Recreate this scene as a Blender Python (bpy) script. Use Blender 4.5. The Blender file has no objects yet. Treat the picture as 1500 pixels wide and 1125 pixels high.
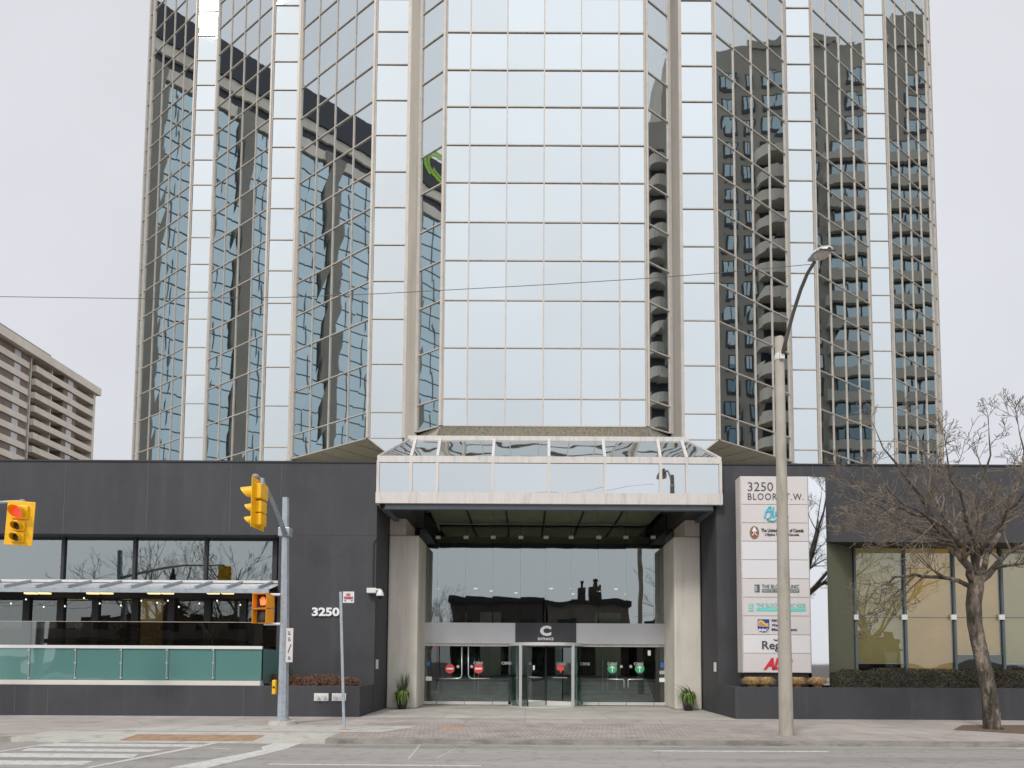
import bpy, math, random
from mathutils import Vector, Matrix, Euler, noise
random.seed(7)
R = math.radians
# ------------------------------------------------------------------ camera, world, sun, exposure
scn = bpy.context.scene
COL = scn.collection
cam_d = bpy.data.cameras.new('camera'); cam = bpy.data.objects.new('camera', cam_d); COL.objects.link(cam)
PITCH, ROLL, FOC, PX, PY = R(3.5), R(0.3), 1000.0, 770.0, 907.0
cam.location = (0, 0, 1.65)
CROT = Matrix.Rotation(math.pi/2+PITCH, 3, 'X') @ Matrix.Rotation(ROLL, 3, 'Z')
cam.rotation_euler = CROT.to_euler()
cam_d.sensor_width = 36; cam_d.lens = 24.0
cam_d.shift_x = (750-PX)/1500; cam_d.shift_y = (PY-562.5)/1500
cam_d.clip_start = .1; cam_d.clip_end = 3000
scn.camera = cam

w = bpy.data.worlds.new('World'); scn.world = w; w.use_nodes = True
nt = w.node_tree; nt.nodes.clear(); N = nt.nodes.new; L = nt.links.new
wo = N('ShaderNodeOutputWorld'); bg = N('ShaderNodeBackground'); bg.inputs[1].default_value = 0.1
sky = N('ShaderNodeTexSky'); sky.sky_type = 'NISHITA'; sky.sun_disc = False
sky.sun_elevation = R(43.2); sky.sun_rotation = R(206.5)
tc = N('ShaderNodeTexCoord'); sx = N('ShaderNodeSeparateXYZ'); L(tc.outputs['Generated'], sx.inputs[0])
mr = N('ShaderNodeMapRange'); mr.interpolation_type = 'SMOOTHSTEP'
mr.inputs['From Min'].default_value = .15; mr.inputs['From Max'].default_value = -.75
mr.inputs['To Min'].default_value = 0; mr.inputs['To Max'].default_value = 1
L(sx.outputs['Y'], mr.inputs['Value'])
mz = N('ShaderNodeMapRange'); mz.inputs['From Min'].default_value = 0; mz.inputs['From Max'].default_value = .9
mz.inputs['To Min'].default_value = 2.2; mz.inputs['To Max'].default_value = 7.2
L(sx.outputs['Z'], mz.inputs['Value'])
cn = N('ShaderNodeTexNoise'); cn.inputs['Scale'].default_value = 1.9; cn.inputs['Detail'].default_value = 4
L(tc.outputs['Generated'], cn.inputs['Vector'])
cr = N('ShaderNodeMapRange'); cr.inputs['From Min'].default_value = .3; cr.inputs['From Max'].default_value = .7
cr.inputs['To Min'].default_value = .92; cr.inputs['To Max'].default_value = 1.08
L(cn.outputs['Fac'], cr.inputs['Value'])
ad = N('ShaderNodeMath'); ad.operation = 'MULTIPLY_ADD'; L(mr.outputs[0], ad.inputs[0]); L(mz.outputs[0], ad.inputs[1]); ad.inputs[2].default_value = 7.05
mu = N('ShaderNodeMath'); mu.operation = 'MULTIPLY'; L(ad.outputs[0], mu.inputs[0]); L(cr.outputs[0], mu.inputs[1])
vm = N('ShaderNodeVectorMath'); vm.operation = 'SCALE'; vm.inputs[0].default_value = (.955, .968, 1.02)
L(mu.outputs[0], vm.inputs['Scale'])
mx = N('ShaderNodeMixRGB'); mx.inputs[0].default_value = .93
L(sky.outputs[0], mx.inputs[1]); L(vm.outputs[0], mx.inputs[2]); L(mx.outputs[0], bg.inputs[0]); L(bg.outputs[0], wo.inputs[0])

sd = bpy.data.lights.new('sun', 'SUN'); sd.energy = 1.5; sd.angle = R(10); sd.color = (1, .96, .9)
sun = bpy.data.objects.new('sun', sd); COL.objects.link(sun)
sun.rotation_euler = Vector((-.53, -1.0, 1.16)).to_track_quat('Z', 'Y').to_euler()
sun.location = (0, -10, 60)
scn.view_settings.view_transform = 'Standard'; scn.view_settings.look = 'None'
scn.view_settings.exposure = 0.15; scn.view_settings.gamma = 1

# ------------------------------------------------------------------ helpers
def ray(px, py):
    return CROT @ Vector(((px-PX)/FOC, -(py-PY)/FOC, -1))
def at(px, py, Y):                      # point of the plane y = Y seen at a pixel of the survey
    d = ray(px, py); return Vector((0, 0, 1.65)) + d*(Y/d.y)
def gr(px, py, z=0.0):
    d = ray(px, py); return Vector((0, 0, 1.65)) + d*((z-1.65)/d.z)
def Xp(px, Y, py=800): return at(px, py, Y).x
def Zp(px, py, Y): return at(px, py, Y).z

MATS = {}
def mat(name, col, rough=.7, metal=0, var=.12, vscale=1.5, bump=0, bscale=40, spec=.5, stretch=(1, 1, 1), emit=None):
    m = bpy.data.materials.new(name); m.use_nodes = True; t = m.node_tree; b = t.nodes['Principled BSDF']
    b.inputs['Roughness'].default_value = rough; b.inputs['Metallic'].default_value = metal
    b.inputs['Specular IOR Level'].default_value = spec
    c = t.nodes.new('ShaderNodeTexCoord'); mp = t.nodes.new('ShaderNodeMapping'); mp.inputs['Scale'].default_value = stretch
    t.links.new(c.outputs['Object'], mp.inputs[0])
    n = t.nodes.new('ShaderNodeTexNoise'); n.inputs['Scale'].default_value = vscale; n.inputs['Detail'].default_value = 6
    n.inputs['Roughness'].default_value = .65
    t.links.new(mp.outputs[0], n.inputs['Vector'])
    r = t.nodes.new('ShaderNodeMapRange'); r.inputs['From Min'].default_value = .3; r.inputs['From Max'].default_value = .7
    r.inputs['To Min'].default_value = 1-var; r.inputs['To Max'].default_value = 1+var
    t.links.new(n.outputs['Fac'], r.inputs['Value'])
    v = t.nodes.new('ShaderNodeVectorMath'); v.operation = 'SCALE'; v.inputs[0].default_value = col
    t.links.new(r.outputs[0], v.inputs['Scale']); t.links.new(v.outputs[0], b.inputs['Base Color'])
    if bump:
        n2 = t.nodes.new('ShaderNodeTexNoise'); n2.inputs['Scale'].default_value = bscale; n2.inputs['Detail'].default_value = 3
        t.links.new(c.outputs['Object'], n2.inputs['Vector'])
        bp = t.nodes.new('ShaderNodeBump'); bp.inputs['Strength'].default_value = .6; bp.inputs['Distance'].default_value = bump
        t.links.new(n2.outputs['Fac'], bp.inputs['Height']); t.links.new(bp.outputs[0], b.inputs['Normal'])
    if emit:
        b.inputs['Emission Color'].default_value = (*emit[:3], 1); b.inputs['Emission Strength'].default_value = emit[3]
    MATS[name] = m; return m
def wavy(t, amp, scale):
    c = t.nodes.new('ShaderNodeTexCoord'); g = t.nodes.new('ShaderNodeNewGeometry'); oi = t.nodes.new('ShaderNodeObjectInfo')
    a = t.nodes.new('ShaderNodeMath'); a.operation = 'ADD'
    t.links.new(g.outputs['Random Per Island'], a.inputs[0]); t.links.new(oi.outputs['Random'], a.inputs[1])
    s = t.nodes.new('ShaderNodeMath'); s.operation = 'MULTIPLY'; s.inputs[1].default_value = 40; t.links.new(a.outputs[0], s.inputs[0])
    n = t.nodes.new('ShaderNodeTexNoise'); n.noise_dimensions = '4D'; n.inputs['Scale'].default_value = scale; n.inputs['Detail'].default_value = .5
    t.links.new(c.outputs['Object'], n.inputs['Vector']); t.links.new(s.outputs[0], n.inputs['W'])
    bp = t.nodes.new('ShaderNodeBump'); bp.inputs['Strength'].default_value = 1; bp.inputs['Distance'].default_value = amp
    t.links.new(n.outputs['Fac'], bp.inputs['Height']); return bp.outputs[0], s.outputs[0]
def mirror(name, tint, amp=.02, scale=.8, rough=.015):
    m = bpy.data.materials.new(name); m.use_nodes = True; t = m.node_tree; b = t.nodes['Principled BSDF']
    b.inputs['Metallic'].default_value = 1; b.inputs['Roughness'].default_value = rough
    nrm, rnd = wavy(t, amp, scale); t.links.new(nrm, b.inputs['Normal'])
    f = t.nodes.new('ShaderNodeMath'); f.operation = 'FRACT'; t.links.new(rnd, f.inputs[0])
    r = t.nodes.new('ShaderNodeMapRange'); r.inputs['To Min'].default_value = .955; r.inputs['To Max'].default_value = 1.035
    t.links.new(f.outputs[0], r.inputs['Value'])
    v = t.nodes.new('ShaderNodeVectorMath'); v.operation = 'SCALE'; v.inputs[0].default_value = tint
    t.links.new(r.outputs[0], v.inputs['Scale']); t.links.new(v.outputs[0], b.inputs['Base Color'])
    MATS[name] = m; return m
def glass(name, tint, refl, amp=.004, scale=.9, body=None, bodyf=0.0):
    m = bpy.data.materials.new(name); m.use_nodes = True; t = m.node_tree; t.nodes.clear()
    o = t.nodes.new('ShaderNodeOutputMaterial'); tr = t.nodes.new('ShaderNodeBsdfTransparent'); gl = t.nodes.new('ShaderNodeBsdfGlossy')
    tr.inputs[0].default_value = (*tint, 1); gl.inputs['Roughness'].default_value = .01; gl.inputs[0].default_value = (.92, 1, .99, 1)
    nrm, _ = wavy(t, amp, scale); t.links.new(nrm, gl.inputs['Normal'])
    fr = t.nodes.new('ShaderNodeFresnel'); fr.inputs[0].default_value = 1.45
    a = t.nodes.new('ShaderNodeMath'); a.operation = 'ADD'; a.use_clamp = True; a.inputs[1].default_value = refl
    t.links.new(fr.outputs[0], a.inputs[0])
    base = tr.outputs[0]
    if body:
        df = t.nodes.new('ShaderNodeBsdfDiffuse'); df.inputs[0].default_value = (*body, 1)
        mb = t.nodes.new('ShaderNodeMixShader'); mb.inputs[0].default_value = bodyf
        t.links.new(tr.outputs[0], mb.inputs[1]); t.links.new(df.outputs[0], mb.inputs[2]); base = mb.outputs[0]
    mx = t.nodes.new('ShaderNodeMixShader'); t.links.new(a.outputs[0], mx.inputs[0])
    t.links.new(base, mx.inputs[1]); t.links.new(gl.outputs[0], mx.inputs[2]); t.links.new(mx.outputs[0], o.inputs[0])
    MATS[name] = m; return m

ORG = {}
class MB:
    def __init__(s): s.v = []; s.f = []
    def poly(s, *p):
        k = len(s.v); s.v += [tuple(q) for q in p]; s.f.append(tuple(range(k, k+len(p)))); return s
    def box(s, x0, x1, y0, y1, z0, z1):
        if x0 > x1: x0, x1 = x1, x0
        k = len(s.v); s.v += [(x, y, z) for z in (z0, z1) for y in (y0, y1) for x in (x0, x1)]
        s.f += [tuple(k+i for i in q) for q in ((0, 2, 3, 1), (4, 5, 7, 6), (0, 1, 5, 4), (2, 6, 7, 3), (0, 4, 6, 2), (1, 3, 7, 5))]; return s
    def obox(s, c, ax, ay, az):            # centre and three half-axis vectors
        k = len(s.v); c = Vector(c)
        s.v += [tuple(c+a*ax+b*ay+d*az) for d in (-1, 1) for b in (-1, 1) for a in (-1, 1)]
        s.f += [tuple(k+i for i in q) for q in ((0, 2, 3, 1), (4, 5, 7, 6), (0, 1, 5, 4), (2, 6, 7, 3), (0, 4, 6, 2), (1, 3, 7, 5))]; return s
    def bar(s, a, b, w, h, up=(0, 0, 1)):
        a = Vector(a); b = Vector(b); d = (b-a); l = d.length; d = d/l; up = Vector(up)
        x = d.cross(up)
        if x.length < 1e-4: x = d.cross(Vector((0, 1, 0)))
        x.normalize(); y = x.cross(d)
        return s.obox((a+b)/2, d*(l/2), x*(w/2), y*(h/2))
    def prism(s, pts, d):                   # polygon extruded along vector d
        n = len(pts); k = len(s.v); d = Vector(d)
        s.v += [tuple(p) for p in pts]+[tuple(Vector(p)+d) for p in pts]
        s.f.append(tuple(range(k+n-1, k-1, -1))); s.f.append(tuple(range(k+n, k+2*n)))
        for i in range(n): j = (i+1) % n; s.f.append((k+i, k+j, k+n+j, k+n+i))
        return s
    def tube(s, pts, rad, n=8, cap=True):
        pts = [Vector(p) for p in pts]; rad = rad if isinstance(rad, (list, tuple)) else [rad]*len(pts)
        k = len(s.v); px = None
        for i, p in enumerate(pts):
            d = (pts[min(i+1, len(pts)-1)]-pts[max(i-1, 0)]).normalized()
            if px is None:
                px = d.cross(Vector((0, 0, 1)))
                if px.length < .05: px = d.cross(Vector((0, 1, 0)))
            px = (px-d*px.dot(d)).normalized(); py = d.cross(px)
            for j in range(n):
                a = 2*math.pi*j/n; s.v.append(tuple(p+(px*math.cos(a)+py*math.sin(a))*rad[i]))
        for i in range(len(pts)-1):
            for j in range(n):
                a = k+i*n+j; b = k+i*n+(j+1) % n; s.f.append((a, b, b+n, a+n))
        if cap: s.f.append(tuple(range(k+n-1, k-1, -1))); e = k+(len(pts)-1)*n; s.f.append(tuple(range(e, e+n)))
        return s
    def lathe(s, c, prof, n=24, a0=0, a1=2*math.pi):
        k = len(s.v); c = Vector(c); full = abs(a1-a0-2*math.pi) < 1e-3; m = n if full else n+1
        for r, z in prof:
            for j in range(m):
                a = a0+(a1-a0)*j/n; s.v.append((c.x+r*math.cos(a), c.y+r*math.sin(a), c.z+z))
        for i in range(len(prof)-1):
            for j in range(n):
                a = k+i*m+j; b = k+i*m+(j+1) % m; s.f.append((a, b, b+m, a+m))
        return s
    def sphere(s, c, rx, ry, rz, n=12):
        c = Vector(c); k = len(s.v); h = n//2
        for i in range(h+1):
            t = math.pi*i/h
            for j in range(n):
                a = 2*math.pi*j/n; s.v.append((c.x+rx*math.sin(t)*math.cos(a), c.y+ry*math.sin(t)*math.sin(a), c.z+rz*math.cos(t)))
        for i in range(h):
            for j in range(n):
                a = k+i*n+j; b = k+i*n+(j+1) % n; s.f.append((a, a+n, b+n, b))
        return s
    def add(s, o):
        k = len(s.v); s.v += o.v; s.f += [tuple(i+k for i in q) for q in o.f]; return s
    def xf(s, M): s.v = [tuple(M @ Vector(p)) for p in s.v]; return s
    def build(s, name, m, parent=None, org=None, smooth=False, bevel=0, kind=None):
        if parent is not None: org = ORG[parent.name]
        elif org is None:
            xs = [p[0] for p in s.v]; ys = [p[1] for p in s.v]; org = Vector(((min(xs)+max(xs))/2, (min(ys)+max(ys))/2, min(p[2] for p in s.v)))
        org = Vector(org)
        me = bpy.data.meshes.new(name); me.from_pydata([tuple(Vector(p)-org) for p in s.v], [], s.f)
        me.materials.append(MATS[m] if isinstance(m, str) else m); me.validate(); me.update()
        if smooth:
            for p in me.polygons: p.use_smooth = len(p.vertices) == 4
        o = bpy.data.objects.new(name, me); COL.objects.link(o)
        if parent is not None: o.parent = parent
        else: o.location = org
        ORG[o.name] = org
        if bevel:
            b = o.modifiers.new('bevel', 'BEVEL'); b.width = bevel; b.segments = 2; b.limit_method = 'ANGLE'
        if kind: o['kind'] = kind
        return o
def tag(o, label, cat, group=None):
    o['label'] = label; o['category'] = cat
    if group: o['group'] = group
    return o
def thing(name, label, cat, loc, group=None):
    o = bpy.data.objects.new(name, None); COL.objects.link(o); o.location = loc; o.empty_display_size = .3
    ORG[o.name] = Vector(loc); return tag(o, label, cat, group)
def copy_thing(o, loc, rz=None, label=None, scale=None, parent=None):
    c = o.copy(); COL.objects.link(c)
    if parent is None:
        c.location = loc
        if rz is not None: c.rotation_euler = (0, 0, rz)
        if label: c['label'] = label
        if scale: c.scale = (scale,)*3
    else: c.parent = parent
    for ch in list(o.children): copy_thing(ch, None, parent=c)
    return c
def txt(body, bold=0.0, shear=0.0, space=1.0, ext=.004):
    cu = bpy.data.curves.new('lettering', 'FONT'); cu.body = body; cu.size = 1; cu.offset = bold; cu.shear = shear
    cu.space_character = space; cu.resolution_u = 3; cu.extrude = .01
    o = bpy.data.objects.new('lettering', cu); me = bpy.data.meshes.new_from_object(o)
    s = MB(); s.v = [tuple(v.co) for v in me.vertices]; s.f = [tuple(p.vertices) for p in me.polygons]
    bpy.data.objects.remove(o); bpy.data.meshes.remove(me); return s
def fit(body, x0, x1, y0, y1, Y, **k):       # lettering fitted into a rectangle of the plane y = Y, facing the street
    a = at(x0, y1, Y); b = at(x1, y0, Y); s = txt(body, **k)
    u = [p[0] for p in s.v]; v = [p[1] for p in s.v]; d = [p[2] for p in s.v]
    s.v = [(a.x+(p[0]-min(u))/(max(u)-min(u))*(b.x-a.x), Y-(p[2]-min(d))/(max(d)-min(d))*.012, a.z+(p[1]-min(v))/(max(v)-min(v))*(b.z-a.z)) for p in s.v]
    return s

# ------------------------------------------------------------------ materials
mat('asphalt', (.34, .32, .298), .85, var=.13, vscale=.5, bump=.004, bscale=90, stretch=(.15, 1.6, 1))
mat('kerb_stone', (.30, .28, .25), .8, var=.2, vscale=2, bump=.004)
mat('road_paint', (.62, .61, .58), .7, var=.14, vscale=5, bump=.002, bscale=60)
mat('ramp_concrete', (.5, .48, .43), .8, var=.1, vscale=2, bump=.003)
mat('rusty_iron', (.44, .29, .19), .8, var=.25, vscale=4, bump=.004, bscale=50)
mat('mulch', (.16, .11, .075), 1, var=.4, vscale=8, bump=.03, bscale=30)
mat('concrete', (.66, .62, .54), .85, var=.08, vscale=.6, bump=.003, bscale=60)
mat('tower_concrete', (.44, .40, .34), .85, var=.07, vscale=.5, bump=.002, bscale=40)
mat('aggregate', (.46, .43, .33), .9, var=.45, vscale=14, bump=.01, bscale=40)
mat('charcoal_wall', (.053, .054, .059), .72, var=.16, vscale=.7, bump=.003, bscale=70, stretch=(1, 1, .35))
mat('joint', (.13, .13, .13), .9)
mat('metal_frame', (.53, .48, .42), .5, .1, var=.1, vscale=3)
mat('canopy_metal', (.64, .60, .56), .5, .1, var=.08, vscale=2, stretch=(4, 4, .6))
mat('steel_blue', (.13, .165, .18), .5, .2, var=.1)
mat('dark_steel', (.04, .04, .045), .5, .3, var=.1)
mat('arm_metal', (.17, .165, .16), .6, .2, var=.1)
mat('black', (.012, .012, .014), .6, var=.1)
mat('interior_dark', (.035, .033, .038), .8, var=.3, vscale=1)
mat('silver_panel', (.56, .56, .57), .4, .3, var=.04, vscale=1)
mat('door_rail', (.68, .67, .64), .35, .3, var=.05)
mat('bright_metal', (.68, .68, .67), .3, .6, var=.05)
mat('white_paint', (.72, .71, .69), .5, var=.04)
mat('letter_white', (.85, .85, .85), .5, var=.02)
mat('galvanised', (.42, .47, .51), .45, .4, var=.1, vscale=8)
mat('pole_concrete', (.41, .375, .315), .9, var=.1, vscale=2, bump=.004, bscale=60)
mat('signal_yellow', (.95, .52, .006), .4, var=.05)
mat('signal_orange', (.92, .36, .02), .4, var=.05)
mat('red_lit', (.7, .04, .03), .3, emit=(1, .09, .06, .75))
mat('dark_lens', (.05, .05, .03), .2)
mat('hand_lit', (.9, .2, .05), .4, emit=(1, .18, .05, 1.0))
mat('terrace_coping', (.66, .63, .58), .7, var=.05)
mat('sign_white', (.66, .62, .60), .55, var=.03, vscale=1)
mat('sign_pale', (.72, .71, .72), .55, var=.02, vscale=1)
mat('ink', (.05, .05, .055), .6); mat('ink_navy', (.015, .03, .12), .6); mat('aqua', (.08, .50, .60), .6)
mat('mint', (.16, .62, .56), .6); mat('slate_teal', (.07, .13, .14), .6); mat('sign_red', (.62, .03, .05), .5)
mat('rbc_blue', (.02, .06, .28), .5); mat('gold', (.75, .45, .10), .5); mat('crest_red', (.5, .06, .05), .5); mat('crest_rim', (.2, .16, .08), .5)
mat('no_entry_red', (.72, .07, .06), .5); mat('go_green', (.05, .38, .17), .5); mat('sticker_blue', (.05, .17, .45), .5)
mat('bark', (.10, .082, .064), .95, var=.75, vscale=5, bump=.035, bscale=18, stretch=(1, 1, .3))
mat('twig', (.18, .145, .112), .9, var=.5, vscale=3)
mat('hedge_leaf', (.07, .062, .037), .8, var=.6, vscale=3)
mat('russet_leaf', (.22, .12, .075), .8, var=.5, vscale=4)
mat('straw', (.52, .34, .15), .9, var=.4, vscale=5)
mat('leaf_green', (.17, .27, .04), .6, var=.5, vscale=6)
mat('grass_dark', (.06, .08, .035), .6, var=.4, vscale=6)
mat('soil', (.05, .04, .03), 1, var=.3, vscale=6)
mat('pot', (.02, .02, .028), .35, var=.1)
mat('apartment_concrete', (.78, .71, .61), .9, var=.12, vscale=.25)
mat('apartment_brown', (.24, .18, .15), .9, var=.15, vscale=.3)
mat('apartment_white', (.6, .6, .6), .6, var=.05)
mat('brown_precast', (.275, .26, .225), .9, var=.12, vscale=.3)
mat('balcony_precast', (.41, .385, .34), .9, var=.1, vscale=.3)
mat('crown_dark', (.02, .022, .03), .5, var=.1, vscale=.5)
mat('lime', (.35, .62, .05), .5)
mat('brick_dark', (.09, .075, .065), .9, var=.3, vscale=.6)
mat('brick_grey', (.24, .20, .17), .9, var=.2, vscale=.6)
mat('olive_wall', (.14, .145, .09), .7, var=.08, vscale=.6)
mat('blind_gold_glow', (.64, .47, .20), .9, var=.14, vscale=.8, emit=(.7, .47, .17, .14))  # emission brightens the fabric as if office lights stood behind it
mat('blind_pale_glow', (.54, .48, .26), .9, var=.12, vscale=.6, emit=(.5, .43, .2, .11))  # same added glow, weaker, standing in for backlight
mat('step_grey', (.42, .45, .43), .6, var=.2, vscale=2)
mat('lamp_glass', (.55, .5, .45), .2, var=.2, vscale=20)
mat('warm_light', (.9, .8, .5), .5, emit=(1, .72, .35, 1.3))
mat('bulb_lit', (.9, .9, .85), .3, emit=(1, .93, .8, 1.3))
mat('downlight_lit', (.9, .9, .85), .3, emit=(1, .93, .8, .7))
mat('ceiling_green', (.62, .63, .42), .7, var=.08)
mat('bounce_gravel', (.42, .41, .38), .95, var=.2, vscale=3)  # pale tone chosen to throw light up at the tower soffits
mat('mullion_dark', (.13, .14, .15), .6)
mat('frame_slate', (.10, .13, .145), .5)
mat('interior_warm', (.34, .26, .20), .8, var=.4, vscale=1)
mat('dirt', (.11, .10, .085), .95, var=.3, vscale=5)
mat('cable_black', (.03, .03, .03), .8)
mirror('tower_glass', (.56, .60, .60), amp=.008, scale=.75)
mirror('tower_glass_side', (.62, .67, .68), amp=.0036, scale=.75)
mirror('canopy_glass', (.55, .58, .585), amp=.012, scale=.9)
mirror('twin_glass', (.37, .45, .48), amp=.006, scale=.6)
mirror('polished_steel', (.74, .75, .76), amp=.008, scale=.8, rough=.03)
glass('entrance_glass', (.80, .90, .86), .27, amp=.006)
glass('door_glass', (.84, .93, .89), .08, amp=.004)
glass('curved_glass', (.45, .68, .60), .08, amp=.002)
glass('ribbon_glass', (.55, .62, .6), .27, amp=.006)
glass('terrace_green', (.30, .52, .47), .07, amp=.014, body=(.17, .37, .34), bodyf=.66)
glass('smoked_glass', (.5, .48, .46), .12, amp=.004)
glass('shopfront_glass', (.7, .72, .7), .12, amp=.006)
glass('blind_glass', (.88, .87, .80), .11, amp=.006)

def tiled(name, col, mortar, bw, bh, ms, var=.12, off=.5):
    m = mat(name, col, .85, var=var, vscale=1.2, bump=.002, bscale=60); t = m.node_tree; b = t.nodes['Principled BSDF']
    br = t.nodes.new('ShaderNodeTexBrick'); br.offset = off; br.inputs['Scale'].default_value = 1
    br.inputs['Brick Width'].default_value = bw; br.inputs['Row Height'].default_value = bh; br.inputs['Mortar Size'].default_value = ms
    br.inputs['Color1'].default_value = (1, 1, 1, 1); br.inputs['Color2'].default_value = (.86, .86, .86, 1); br.inputs['Mortar'].default_value = (mortar,)*3+(1,)
    c = t.nodes.new('ShaderNodeTexCoord'); t.links.new(c.outputs['Object'], br.inputs['Vector'])
    old = b.inputs['Base Color'].links[0].from_socket
    mm = t.nodes.new('ShaderNodeMixRGB'); mm.blend_type = 'MULTIPLY'; mm.inputs[0].default_value = 1
    t.links.new(old, mm.inputs[1]); t.links.new(br.outputs[0], mm.inputs[2]); t.links.new(mm.outputs[0], b.inputs['Base Color'])
tiled('paving', (.46, .41, .375), .70, 1.6, 1.6, .012, off=0)
tiled('forecourt', (.50, .47, .42), .72, 2.4, 1.3, .014, off=0)
tiled('pavers', (.42, .36, .335), .72, .11, .42, .014, var=.16)

def overlay(name, dark, scale=1.0, stretch=(1, 1, 1), lo=.5, hi=.62, cracks=False, detail=8):
    t = MATS[name].node_tree; b = t.nodes['Principled BSDF']; c = t.nodes.new('ShaderNodeTexCoord'); mp = t.nodes.new('ShaderNodeMapping')
    mp.inputs['Scale'].default_value = stretch; t.links.new(c.outputs['Object'], mp.inputs[0])
    n = t.nodes.new('ShaderNodeTexNoise'); n.inputs['Scale'].default_value = scale; n.inputs['Detail'].default_value = detail; n.inputs['Roughness'].default_value = .6
    t.links.new(mp.outputs[0], n.inputs['Vector'])
    if cracks:
        dm = t.nodes.new('ShaderNodeVectorMath'); dm.operation = 'MULTIPLY_ADD'; dm.inputs[1].default_value = (.5, .5, .5)
        t.links.new(n.outputs['Color'], dm.inputs[0]); t.links.new(mp.outputs[0], dm.inputs[2])
        v = t.nodes.new('ShaderNodeTexVoronoi'); v.feature = 'DISTANCE_TO_EDGE'; v.inputs['Scale'].default_value = scale*.45; t.links.new(dm.outputs[0], v.inputs['Vector']); src = v.outputs['Distance']
    else: src = n.outputs['Fac']
    r_ = t.nodes.new('ShaderNodeMapRange'); r_.interpolation_type = 'SMOOTHSTEP'; r_.inputs['From Min'].default_value = lo; r_.inputs['From Max'].default_value = hi
    r_.inputs['To Min'].default_value = dark if cracks else 1; r_.inputs['To Max'].default_value = 1 if cracks else dark
    t.links.new(src, r_.inputs['Value']); old = b.inputs['Base Color'].links[0].from_socket
    m = t.nodes.new('ShaderNodeVectorMath'); m.operation = 'SCALE'; t.links.new(old, m.inputs[0]); t.links.new(r_.outputs[0], m.inputs['Scale']); t.links.new(m.outputs[0], b.inputs['Base Color'])
overlay('asphalt', .80, .7, lo=0, hi=.007, cracks=True); overlay('asphalt', .78, .8, (.12, 1.4, 1), .48, .66); overlay('asphalt', .86, 3.5, lo=.54, hi=.6); overlay('asphalt', 1.16, 60, lo=.5, hi=.7, detail=2)
overlay('paving', .80, 1.1, lo=.5, hi=.68); overlay('paving', .7, 7, lo=.62, hi=.68); overlay('paving', .7, .5, lo=0, hi=.006, cracks=True)
overlay('forecourt', .86, .9, lo=.48, hi=.68); overlay('forecourt', .75, 6, lo=.62, hi=.68); overlay('pavers', .82, 1.4, lo=.48, hi=.66); overlay('ramp_concrete', .78, 2.5, lo=.52, hi=.66)
overlay('kerb_stone', .72, 1.6, (1, 4, 4), .5, .62); overlay('road_paint', .72, 9, lo=.52, hi=.62)
overlay('charcoal_wall', 1.22, 1.6, (1.6, 1.6, .12), .5, .72); overlay('charcoal_wall', .84, .7, lo=.48, hi=.66); overlay('charcoal_wall', 1.25, 9, lo=.66, hi=.7)
overlay('concrete', .88, 1.3, (2.2, 2.2, .18), .5, .66); overlay('tower_concrete', .88, 1.0, (2, 2, .12), .5, .66); overlay('pole_concrete', .82, 3, (2, 2, .3), .52, .66)
overlay('canopy_metal', .84, 2.2, (3, 3, .35), .52, .68); overlay('galvanised', .86, 6, lo=.5, hi=.6); overlay('apartment_concrete', .86, .25, (1, 1, .2), .5, .66)
overlay('bark', 2.1, 5, (1, 1, .35), .50, .60); overlay('bark', .45, 11, (1, 1, .25), .52, .6); overlay('signal_yellow', .9, 5, lo=.5, hi=.6)

# ------------------------------------------------------------------ the setting: ground
YW = 21.7                                   # street face of the two low wings
def sheet(name, pts, m, z, org=None):
    return MB().poly(*[(p[0], p[1], z) for p in pts]).build(name, m, org=org or (0, 0, z), kind='structure')
def rect(x0, x1, y0, y1): return [(x0, y0), (x1, y0), (x1, y1), (x0, y1)]
sheet('ground', rect(-600, 600, -600, 900), 'dirt', -.16)
sheet('road', rect(-300, 300, -9.5, 14.6), 'asphalt', -.10)
RX0, RX1 = Xp(95, 14.6, 1070), Xp(432, 14.6, 1070)
s = MB(); s.box(-300, 300, 15.7, 26, -.15, 0); s.box(-300, RX0-1.0, 14.6, 15.7, -.15, 0); s.box(RX1+.7, 300, 14.6, 15.7, -.15, 0)
s.build('sidewalk', 'paving', org=(0, 0, 0), kind='structure')
s = MB(); s.box(-300, 300, -16, -9.5, -.15, 0); s.build('far_sidewalk', 'paving', org=(0, 0, 0), kind='structure')
s = MB(); s.box(-300, RX0-1.0, 14.42, 14.6, -.15, .004); s.box(RX1+.7, 300, 14.42, 14.6, -.15, .004)
s.build('kerb', 'kerb_stone', org=(0, 0, 0), kind='structure')
s = MB()
a, b = RX0, RX1
s.poly((a, 14.42, -.092), (b, 14.42, -.092), (b, 15.7, .003), (a, 15.7, .003))
s.poly((a-1.0, 14.42, .004), (a, 14.42, -.092), (a, 15.7, .003), (a-1.0, 15.7, .003))
s.poly((b, 14.42, -.092), (b+.7, 14.42, .004), (b+.7, 15.7, .003), (b, 15.7, .003))
s.poly((a-1.0, 14.42, -.11), (a, 14.42, -.11), (a, 14.42, -.092), (a-1.0, 14.42, .004)); s.poly((b, 14.42, -.11), (b+.7, 14.42, -.11), (b+.7, 14.42, .004), (b, 14.42, -.092)); s.poly((a, 14.42, -.11), (b, 14.42, -.11), (b, 14.42, -.092), (a, 14.42, -.092))
s.build('kerb_ramp', 'ramp_concrete', org=(0, 0, 0), kind='structure')
sheet('ramp_landing', [(a-.6, 15.7), (b+1.6, 15.7), (b+2.3, 17.3), (a+1.2, 17.0)], 'ramp_concrete', .009)
s = MB(); n = 26
tx0, tx1 = Xp(186, 14.9, 1072), Xp(378, 14.9, 1072)
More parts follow.
